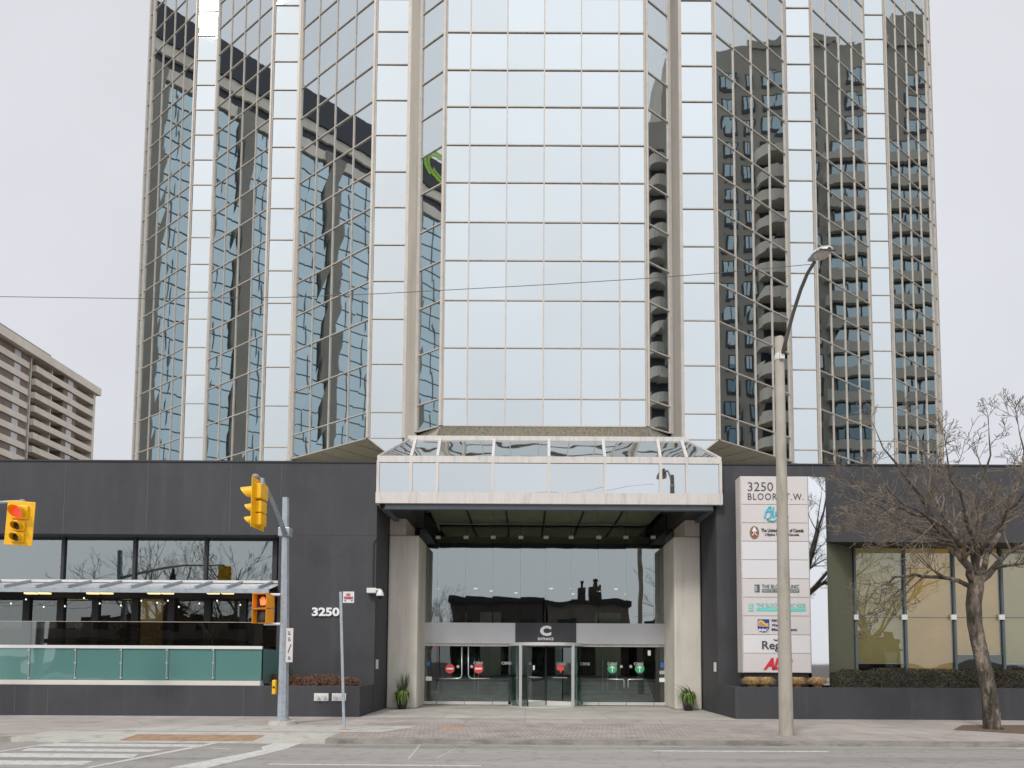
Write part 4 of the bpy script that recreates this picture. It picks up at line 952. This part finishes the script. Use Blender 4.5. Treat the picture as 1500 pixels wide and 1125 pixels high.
# hedge on the right: one clipped row
s = MB(); hx0 = Xp(1222, 21.2, 990); zh0 = PZR-.06
def hp():
    x = random.uniform(hx0, 26); e = .5+.5*noise.noise(Vector((x*1.1, 3, 0))); fx = min(1, (x-hx0)/.3+.4)
    y = random.uniform(20.75, 21.9); e2 = noise.noise(Vector((x*3.1, 9, 1))); top = (.40+.30*e+.20*e2)*fx
    return (x, y, zh0+top*(1-random.random()**2.2)) if random.random() < .65 else (x, random.uniform(20.72, 20.9), zh0+random.uniform(0, top))
leaves(s, 38000, hp, .030, .6)
s.build('hedge_row', 'hedge_leaf', org=(hx0, 21.3, zh0))
hd = [o for o in bpy.data.objects if o.name == 'hedge_row'][0]; tag(hd, 'clipped dark evergreen hedge in the right planter below the gold blinds', 'hedge')
for k, (px, lab) in enumerate(((1102, 'dry golden grass tuft at the left foot of the pylon sign'), (1121, 'dry golden grass tuft just left of the street lamp pole'), (1168, 'dry golden grass tuft right of the street lamp pole'), (1198, 'dry golden grass tuft under the mirrored sign edge'))):
    clump('grass_tuft', lab, 'grass tuft', Xp(px, 20.55, 1003), 20.55, PZR-.07, .34, .25, .36, 'straw', 1300, .008, 'dry grass tufts in the right planter', up=True)
labs = ('russet shrub at the left end of the planter beside the signal pole', 'russet shrub just right of the signal pole', 'low russet shrub in the middle of the left planter', 'russet shrub beneath the house number', 'russet shrub behind the no-standing post', 'russet shrub nearest the planter corner')
for k, (px, h_) in enumerate(((400, .46), (428, .40), (448, .38), (470, .44), (494, .46), (517, .32))):
    clump('shrub', labs[k], 'shrub', Xp(px, 20.9, 993), 20.9+.15*(k % 2), PZ-.09, .42, .36, h_, 'russet_leaf', 2600, .024, 'russet shrubs in the left planter', el=.5)

def pot(px, ground_y, Y, lab, hgt, lean, spiky):
    c = gr(px, ground_y); c = Vector((Xp(px, Y, 1030), Y, 0))
    t = thing('potted_plant', lab, 'potted plant', c, 'potted plants beside the entrance pillars')
    MB().lathe(c, [(0, .004), (.13, .004), (.16, .1), (.24, .5), (.25, .55), (.22, .55), (.2, .5), (0, .48)], 20).build('pot', 'pot', t, smooth=True)
    s = MB(); 
    def blades(n, r, zmax, droop, wd, lx=0):
        for _ in range(n):
            a = random.uniform(0, 6.28); b0 = c+Vector((math.cos(a)*.08, math.sin(a)*.08, .5)); rr = r*random.uniform(.4, 1); zt3 = zmax*random.uniform(.5, 1)
            pr_ = b0; w0 = Vector((-math.sin(a), math.cos(a), 0))*wd
            for i in range(1, 6):
                u = i/5; p = b0+Vector((math.cos(a)*rr*u+lx*u*u, math.sin(a)*rr*u, zt3*u-droop*u*u*u)); ww = w0*(1-u*.85)
                s.poly(pr_-w0*(1-(i-1)/5*.85), pr_+w0*(1-(i-1)/5*.85), p+ww, p-ww); pr_ = p
    blades(80, .32, .42, .58, .022); blades(80, .24, .38, .3, .024)
    s.build('leaves', 'leaf_green', t); s = MB()
    blades(spiky, .26, hgt, .1, .016, lean); s.build('spikes', 'grass_dark', t)
pot(589, 1036, 23.2, 'spiky plant in a dark pot by the left entrance pillar', .85, 0, 60)
pot(1008, 1037, 23.2, 'leaning frond plant in a dark pot by the right entrance pillar', .55, -.35, 34)

# bare tree
def grow(s, p, d, ln, r, lvl, rnd, spread=.8, minr=.004, kids=(7, 6, 4, 0), seg=5, bias=Vector((0, 0, .12))):
    pts = [p.copy()]; rr = [r]; q = p.copy(); dd = d.normalized(); n_ = seg
    for i in range(n_):
        dd = (dd+Vector((rnd.gauss(0, .13), rnd.gauss(0, .13), rnd.gauss(0, .11)))+bias*.5).normalized(); q = q+dd*(ln/n_)
        pts.append(q.copy()); rr.append(max(minr, r*(1-.75*(i+1)/n_)))
    s.tube(pts, rr, 6 if r > .03 else (4 if r > .012 else 3), cap=False)
    kidsfrom(s, pts, rr, ln, lvl, rnd, spread, minr, kids, bias)
def kidsfrom(s, pts, rr, ln, lvl, rnd, spread, minr, kids, bias):
    if lvl >= len(kids) or kids[lvl] == 0: return
    for k in range(kids[lvl]):
        u = rnd.uniform(.22, 1)*(len(pts)-1); i = min(int(u), len(pts)-2); f_ = u-i
        q = pts[i].lerp(pts[i+1], f_); base = (pts[i+1]-pts[i]).normalized()
        v = Vector((rnd.gauss(0, 1), rnd.gauss(0, 1), rnd.gauss(0, .8))); v = (v-base*v.dot(base)).normalized()
        nd = (base*rnd.uniform(.6, 1.1)+v*spread+bias).normalized()
        grow(s, q, nd, ln*rnd.uniform(.35, .62)*(1.15-.5*u/len(pts)), max(minr, rr[i]*rnd.uniform(.4, .62)), lvl+1, rnd, spread, minr, kids, 4 if lvl else 5, bias)
TY = gr(1453, 1068).y
tr = thing('bare_tree', 'bare leafless tree with a crooked scarred trunk beside the sidewalk', 'tree', gr(1453, 1068))
tpx = [(1455, 1071, 16), (1453, 1062, 13), (1450, 1020, 11.5), (1443, 985, 11), (1434, 945, 11), (1428, 915, 11), (1426, 885, 11.5), (1429, 862, 12), (1432, 845, 10)]
pts = [at(x, y, TY) for x, y, _ in tpx]; rr = [r*.88*TY/1000 for _, _, r in tpx]
s = MB().tube(pts, rr, 14)
rnd = random.Random(5)
for k in range(14):
    u = rnd.uniform(0, 5); i = int(u); q = pts[i].lerp(pts[i+1], u-i); a = rnd.uniform(3.3, 6.1); r = rr[i]
    s.sphere(q+Vector((math.cos(a)*r*.8, math.sin(a)*r*.8, 0)), .05, .05, .06, 8)
s.build('trunk', 'bark', tr, smooth=True)
limbs = [
    ([(1426, 852, 0), (1420, 832, -.1), (1398, 800, -.3), (1372, 768, -.5), (1345, 722, -.7), (1310, 680, -.9), (1282, 628, -1.1)], 7.0),
    ([(1424, 860, 0), (1404, 852, .1), (1372, 843, .25), (1340, 843, .4), (1312, 845, .5), (1288, 860, .6), (1270, 880, .7)], 4.2),
    ([(1430, 848, 0), (1428, 815, .2), (1432, 790, .3), (1438, 755, .4), (1441, 715, .5), (1452, 668, .5), (1448, 622, .6)], 6.0),
    ([(1434, 852, 0), (1452, 835, .1), (1475, 812, .3), (1500, 795, .4), (1528, 770, .6), (1560, 735, .8)], 6.5),
    ([(1431, 845, 0), (1436, 812, -.3), (1428, 790, -.6), (1410, 745, -1.0), (1392, 700, -1.3), (1385, 650, -1.6)], 5.5),
    ([(1398, 800, -.3), (1370, 785, -.2), (1330, 768, 0), (1290, 742, .2), (1262, 733, .3), (1232, 712, .4)], 3.4),
    ([(1372, 768, -.5), (1340, 752, -.8), (1305, 738, -1.1), (1272, 724, -1.4), (1252, 700, -1.6)], 2.8),
    ([(1432, 848, 0), (1448, 812, .5), (1470, 770, .9), (1488, 720, 1.2), (1498, 660, 1.5), (1490, 612, 1.6)], 5.5),
    ([(1436, 812, -.3), (1455, 780, -.8), (1480, 750, -1.3), (1505, 715, -1.7), (1520, 670, -2.0)], 4.5),
    ([(1428, 815, .2), (1405, 790, .7), (1375, 748, 1.2), (1362, 700, 1.6), (1350, 650, 1.9), (1335, 612, 2.1)], 4.5),
    ([(1398, 800, -.3), (1372, 795, -.9), (1340, 788, -1.4), (1300, 790, -1.8), (1262, 782, -2.1)], 2.6),
    ([(1340, 843, .4), (1318, 862, .2), (1300, 880, 0), (1282, 905, -.1)], 1.6),
    ([(1428, 815, .2), (1400, 790, -.8), (1360, 755, -1.8), (1320, 735, -2.4), (1290, 700, -2.8)], 3.4),
    ([(1452, 835, .1), (1478, 828, -.3), (1510, 826, -.6), (1550, 815, -1)], 3.5),
]
tw = MB(); rnd = random.Random(11)
for pp, r in limbs:
    P_ = [at(x, y, TY+dy) for x, y, dy in pp]; Rr = [max(.007, .88*r*TY/1000*(1-i/(len(P_)-1))**.8) for i in range(len(P_))]
    fine = []; fr_ = []
    for i in range(len(P_)-1):
        for k in range(2):
            u = k/2; fine.append(P_[i].lerp(P_[i+1], u)+(Vector((rnd.gauss(0, .03), rnd.gauss(0, .03), rnd.gauss(0, .03))) if (i or k) else Vector())); fr_.append(Rr[i]*(1-u)+Rr[i+1]*u)
    fine.append(P_[-1]); fr_.append(Rr[-1])
    lb = MB().tube(fine, fr_, 8, cap=False); lb.build('limb', 'bark', tr, smooth=True)
    ln = sum((P_[i+1]-P_[i]).length for i in range(len(P_)-1))
    kidsfrom(tw, fine, fr_, min(ln, 3.0)*.8, 0, rnd, .85, .006, (8, 6, 3, 1), Vector((0, 0, .06)))
    for q in (-1, 1): grow(tw, fine[-1], (fine[-1]-fine[-3])+Vector((q*.15, q*.1, .0)), .6, .009, 1, rnd, .85, .0055, (8, 4, 4, 1), 5, Vector((0, 0, .10)))
tw.build('twigs', 'twig', tr)

# ------------------------------------------------------------------ neighbours seen directly and in the mirror glass
def apartment_left():
    t = thing('apartment_slab', 'beige slab apartment block with long balconies at the far left', 'apartment building', (-105, 125, 0))
    ZTOP = 61.0
    MB().box(-116, -98, 60, 153, 0, ZTOP).build('wall', 'apartment_brown', t)
    MB().box(-98, -96.35, 121, 133.4, 0, ZTOP).box(-98, -95.8, 143.2, 147.4, 0, ZTOP).build('brick_bay', 'apartment_brown', t)
    MB().box(-117, -94.9, 60, 154.6, ZTOP, ZTOP+1.7).build('roof', 'apartment_concrete', t)
    MB().box(-110, -97.2, 60, 141, ZTOP+1.7, ZTOP+3.4).build('roof_parapet', 'brown_precast', t)
    MB().box(-116, -95.6, 153.0, 153.7, 0, ZTOP).build('end_fin', 'apartment_concrete', t)
    MB().box(-116, -96.6, 153.72, 155.2, 0, ZTOP-1).build('end_tower', 'dark_steel', t)
    fl = 2.76
    bp = MB().box(-97.9, -96.1, 60, 133.5, 0, .16).box(-96.25, -96.1, 60, 133.5, .16, 1.25)
    bq = MB().box(-97.9, -95.5, 134.6, 152.9, 0, .16).box(-95.65, -95.5, 134.6, 152.9, .16, 1.25).box(-97, -95.65, 134.6, 134.75, .16, 1.25)
    base = []
    for k in range(22):
        z = ZTOP-fl*(k+1)
        for j, b in enumerate((bp, bq)):
            if k == 0:
                o = MB().add(b); o.v = [(x, y, q+z) for x, y, q in o.v]; base.append((o.build('balcony', 'apartment_concrete', t), z))
            else:
                c = base[j][0].copy(); COL.objects.link(c); c.parent = t; c.location = (0, 0, z-base[j][1])
    w1 = None
    for k in range(21):
        z = ZTOP-fl*(k+1)+.2
        for y in (124.3, 130.6, 145.3):
            if w1 is None:
                w1 = MB().box(-96.4, -96.28, y-.8, y+.8, z+.2, z+2.3).build('window', 'apartment_white', t); w10 = (y, z)
            else:
                c = w1.copy(); COL.objects.link(c); c.parent = t; c.location = ((.57 if y > 140 else 0), y-w10[0], z-w10[1])
    for y in (118.5, 134.2, 140.2, 104, 111):
        MB().box(-98, -96.2, y-.12, y+.12, 0, ZTOP).build('party_wall', 'apartment_concrete', t)
apartment_left()
for o in list(bpy.data.objects):
    if o.name == 'apartment_slab': o.scale = (1, 1, 1); o.location.x -= 3.6; o.location.z += 1.3

def mir(v, n, c):
    k = n[0]*v[0]+n[1]*v[1]-c; return Vector((v[0]-2*k*n[0], v[1]-2*k*n[1], 0))
def facade_frame(v0, vdir, n, c):            # real position of a facade whose mirror image starts at v0 and runs along vdir
    p0 = mir(v0, n, c); p1 = mir((v0[0]+vdir[0], v0[1]+vdir[1]), n, c); d = (p1-p0).normalized(); return p0, d
# twin tower on the left
nL = (-.593, -.806); cL = -19.53
va = at(445, 126, 80); lo, hi = 80.0, 100.0
for _ in range(40):
    mid = (lo+hi)/2
    if at(546, 184, mid).z < va.z: lo = mid
    else: hi = mid
vb = at(546, 184, mid)
p0, d = facade_frame((va.x, 80), (vb.x-va.x, vb.y-80), nL, cL)
nrm = Vector((-d.y, d.x, 0)); nrm = nrm if nrm.x > 0 else -nrm
tw2 = thing('office_tower', 'glass office tower with dark crown, left of the frame, mirrored in the facade', 'office tower', p0)
ZT2 = va.z; UZ = Vector((0, 0, 1))
def fb(s0, s1, z0, z1, d0, d1):            # box on the facade: along, height, out from the face
    c = p0+d*((s0+s1)/2)+nrm*((d0+d1)/2)+UZ*((z0+z1)/2); return MB().obox(c, d*((s1-s0)/2), nrm*((d1-d0)/2), UZ*((z1-z0)/2))
S0, S1 = -26, 26
fb(S0, S1, 0, ZT2-.1, -24, -.25).build('body', 'brown_precast', tw2)
fb(S0-.4, S1+.4, ZT2-4.0, ZT2, -24.4, .5).build('crown', 'crown_dark', tw2)
fb(S0, S1, ZT2-5.3, ZT2-4.0, -.2, .25).build('upper_band', 'apartment_concrete', tw2)
fb(S0, S1, ZT2-6.6, ZT2-5.3, -.2, -.1).build('louvre_slit', 'crown_dark', tw2)
fb(S0, S1, ZT2-8.0, ZT2-6.6, -.2, .25).build('lower_band', 'apartment_concrete', tw2)
s = MB()
for k in range(6):
    for q in (-1, 1): pass
gl = MB(); gm = MB()
k = S0
while k < S1-.1:
    z = 8.0
    while z < ZT2-8.2:
        z2 = min(z+2.0, ZT2-8); cs = [p0+d*a+nrm*(-.05+random.uniform(-.008, .008))+UZ*zz for a, zz in ((k, z), (k+2.6, z), (k+2.6, z2), (k, z2))]
        gl.poly(*cs); z += 2.0
    gm.add(fb(k-.05, k+.05, 8, ZT2-8, -.05, .03)); k += 2.6
z = 8.0
while z < ZT2-8: gm.add(fb(S0, S1, z-.05, z+.05, -.05, .025)); z += 2.0
gl.build('window_pane', 'twin_glass', tw2, kind='stuff'); gm.build('window_frame', 'mullion_dark', tw2)
for sc in (-24.6, -14.9, -4.7, 5.3, 15.2, 25.2): fb(sc-.85, sc+.85, 0, ZT2-6.7, -.2, .55).build('pier', 'brown_precast', tw2)
s = MB()
q_ = at(636, 243, 1.0).x; tt = (q_*80-va.x)/((vb.x-va.x)-q_*(vb.y-80)); es = tt*math.hypot(vb.x-va.x, vb.y-80); ez = at(636, 243, 80+tt*(vb.y-80)).z
for r_, a0, a1, wd in ((1.75, 50, 300, .24), (1.25, 60, 270, .16)):
    for a in range(a0, a1, 10):
        q = p0+d*(es+r_*math.cos(R(a)))+nrm*.53+UZ*(ez+r_*math.sin(R(a))); q2 = p0+d*(es+r_*math.cos(R(a+10)))+nrm*.53+UZ*(ez+r_*math.sin(R(a+10))); s.bar(q, q2, .05, wd*2, up=nrm.cross(q2-q))
s.build('emblem', 'lime', tw2)

# apartment tower on the right, seen in the mirror glass
nR = (.593, -.806); cR = -18.66
p0, d = facade_frame((14, 77), (1, 0), nR, cR)
nrm = Vector((-d.y, d.x, 0)); nrm = nrm if nrm.x < 0 else -nrm
ap = thing('apartment_tower', 'brown apartment tower with balconies, right of the frame, mirrored in the facade', 'apartment building', p0)
ZA = at(1100, 66, 77).z; W = 34
ZL = at(966, 168, 77).z
fb(-4, 3.0, 0, ZL, -16, .0).build('low_wing_wall', 'brown_precast', ap)
fb(3.0, W, 0, ZA-.6, -20, 0.003).build('wall', 'brown_precast', ap)
fb(27.6, W+.6, ZA-.6, ZA+3.4, -18, .3).build('penthouse', 'brown_precast', ap)
fb(11, 20.6, ZA-.6, ZA+.3, -18, .2).build('roof_parapet', 'brown_precast', ap); fb(24.4, 27.5, ZA-.6, ZA+.4, -18, .2).build('roof_parapet', 'brown_precast', ap)
fb(15, 17.5, ZA+.3, ZA+1.0, -6, -.2).build('roof_block', 'brown_precast', ap)
FL = 2.85; proto = {}
def rep(key, mk, dz):
    if key not in proto: proto[key] = mk(); proto[key].location = (0, 0, dz)
    else:
        c = proto[key].copy(); COL.objects.link(c); c.parent = ap; c.location = (0, 0, dz)
        for ch in proto[key].children:
            e = ch.copy(); COL.objects.link(e); e.parent = c
for k in range(24):
    z = ZA-5.6-FL*k
    if z < 1: break
    dz = -FL*k; zz0 = ZA-5.6
    for bi, (s0, s1) in enumerate(((8.0, 9.4), (10.5, 11.3), (16.6, 18.0), (12.6, 15.0), (21.4, 24.4), (29.2, 32.2))):
        def mk():
            o = fb(s0-.15, s1+.15, zz0-.25, zz0+1.75, 0, .08).build('window', 'dark_steel', ap)
            n_ = 2
            q = MB()
            for i in range(n_):
                u0 = s0+(s1-s0)*i/n_+.06; u1 = s0+(s1-s0)*(i+1)/n_-.06; q.add(fb(u0, u1, zz0+.15, zz0+1.6, .08, .1))
            q.build('pane', 'twin_glass', o); return o
        if bi < 3 or k < 3: rep(('w', bi), mk, dz)
    if k >= 3 or True:
        def mk2():
            q = MB(); n_ = 10
            cpts = []
            for i in range(n_+1):
                a = math.pi*i/n_; cpts.append(p0+d*(13.8-2.2*math.cos(a))+nrm*(2.0*math.sin(a)**.7+.01)+UZ*(zz0-1.0))
            q.prism(cpts, (0, 0, 1.25)); return q.build('balcony', 'balcony_precast', ap)
        if k >= 3: rep('b', mk2, dz)
        def mk3(): return fb(12.2, 15.5, zz0+.27, zz0+1.75, -.01, .05).build('balcony_door', 'crown_dark', ap)
        if k >= 3: rep('bd', mk3, dz)
        if z < ZL-3:
            def mk6():
                o = fb(-.6, .7, zz0-.2, zz0+1.7, 0, .08).build('window', 'dark_steel', ap); fb(-.5, .6, zz0+.1, zz0+1.6, .08, .1).build('pane', 'twin_glass', o); return o
            def mk7():
                q = MB(); q.prism([p0+d*(2.0-1.1*math.cos(math.pi*i/8))+nrm*(1.6*math.sin(math.pi*i/8)**.7+.01)+UZ*(zz0-1.0) for i in range(9)], (0, 0, 1.2)); return q.build('balcony', 'balcony_precast', ap)
            def mk8(): return fb(1.1, 2.9, zz0+.22, zz0+1.75, 0, .05).build('balcony_door', 'crown_dark', ap)
            rep('lw', mk6, dz); rep('lb', mk7, dz); rep('ld', mk8, dz)
        if k >= 3:
            def mk4(): return fb(18.8, W+.5, zz0-1.1, zz0+.05, .0, .75).build('spandrel', 'balcony_precast', ap)
            rep('sp', mk4, dz)
            def mk5():
                o = fb(19.4, 33.4, zz0+.1, zz0+1.75, .1, .16).build('window_band', 'dark_steel', ap); q = MB()
                for i in range(9): q.add(fb(19.6+1.52*i, 20.9+1.52*i, zz0+.3, zz0+1.6, .16, .18))
                q.build('pane', 'twin_glass', o); return o
            rep('wb', mk5, dz)
# a row of low buildings and trees across the street, behind the camera
def lowrise(name, label, x0, x1, h, y, m, chim=None, parapet=.5):
    t = thing(name, label, 'building', ((x0+x1)/2, y, 0), 'low buildings across the street')
    MB().box(x0, x1, y-12, y, 0, h).build('wall', m, t)
    MB().box(x0-.2, x1+.2, y-12.2, y+.25, h, h+parapet).build('roof', 'dark_steel', t)
    MB().box(x0, x1, y, y+1.2, 3.1, 3.4).build('shop_awning', 'charcoal_wall', t)
    n = max(1, int((x1-x0)/3))
    for i in range(n):
        a = x0+(x1-x0)*(i+.2)/n; b = x0+(x1-x0)*(i+.8)/n
        MB().box(a, b, y, y+.06, .6, 2.9).build('shop_window', 'ribbon_glass', t); MB().box(a+.2, b-.2, y, y+.06, 4.2, 5.8).build('window', 'crown_dark', t)
    if chim:
        for c in chim:
            ch = MB().box(c-.5, c+.5, y-3, y-2, h, h+2.1).build('chimney', 'brick_dark', t); MB().lathe((c, y-2.5, h+2.1), [(.18, 0), (.14, .5), (.24, .55), (.2, .8)], 10).build('chimney_pot', 'brick_dark', ch)
lowrise('shop_building', 'dark two-storey shop directly across the street', -7.4, 1.8, 7.5, -17, 'brick_dark')
lowrise('shop_building', 'grey two-storey shop with two chimneys across the street', 2.0, 10.2, 7.2, -17, 'brick_grey', (5.9, 7.3))
lowrise('shop_building', 'lower brick shop across the street on the right', 11.0, 19, 4.2, -17, 'brick_dark')
lowrise('shop_building', 'low grey shop across the street on the far left', -42, -24, 5.0, -20, 'brick_grey')
lowrise('shop_building', 'brick house block across the street on the far right', 30, 48, 4.3, -42, 'brick_dark')
def bg_tree(x, y, h, seed, label):
    rnd = random.Random(seed); t = thing('bare_tree', label, 'tree', (x, y, 0), 'bare trees across the street')
    p = Vector((x, y, 0)); top = p+Vector((rnd.uniform(-.3, .3), 0, h*.3)); MB().tube([p, p.lerp(top, .5)+Vector((.05, 0, 0)), top], [h*.025, h*.02, h*.017], 8).build('trunk', 'bark', t)
    s = MB()
    for k in range(6):
        a = k*1.05+rnd.uniform(0, .5); grow(s, top-Vector((0, 0, rnd.uniform(0, .4))), Vector((math.cos(a)*.7, math.sin(a)*.7, 1)), h*.62, h*.012, 0, rnd, .7, .012, (7, 5, 3), 5, Vector((0, 0, .15)))
    s.build('crown', 'twig', t); return t
bt = [bg_tree(-14.5, -15, 11, 3, 'wide bare tree across the street, left of the shops'), bg_tree(17, -13.5, 12, 4, 'wide bare tree across the street, in front of the lower shop')]
for src, x, y, rz, sc, lab in ((0, -25, -14, 1.2, 1.0, 'second bare tree across the street from the left terrace'), (1, -33, -16, 2.0, .95, 'third bare tree across the street, further left'), (0, 30, -14, 2.6, 1.1, 'bare tree across the street on the far right'), (1, -9.8, -19, .6, .7, 'small bare tree beside the dark shop across the street'), (1, 24, -18, 3.9, .9, 'bare tree between the two right blocks across the street')):
    copy_thing(bt[src], (x, y, 0), rz, lab, sc)
def conifer(x, y, h, r, label):
    t = thing('conifer', label, 'tree', (x, y, 0), 'conifers across the street')
    MB().tube([(x, y, 0), (x, y, h*.9)], [h*.025, .03], 8).build('trunk', 'bark', t); s = MB()
    def f_():
        u = random.random()**.7; a = random.uniform(0, 6.28); lay = (u*14) % 1; rr = r*(1.02-u)*(.55+.45*(1-lay))*random.uniform(.4, 1)**.4
        return (x+math.cos(a)*rr, y+math.sin(a)*rr, h*.12+u*h*.88-rr*.2)
    leaves(s, 9000, f_, .13, .4); s.build('crown', 'hedge_leaf', t)
conifer(23.0, -11.8, 11, 2.6, 'dark conifer across the street on the right'); conifer(-19, -12.5, 8, 2.2, 'dark conifer across the street on the left'); conifer(-29.5, -12, 9, 2.5, 'tall dark conifer across the street at the far left')
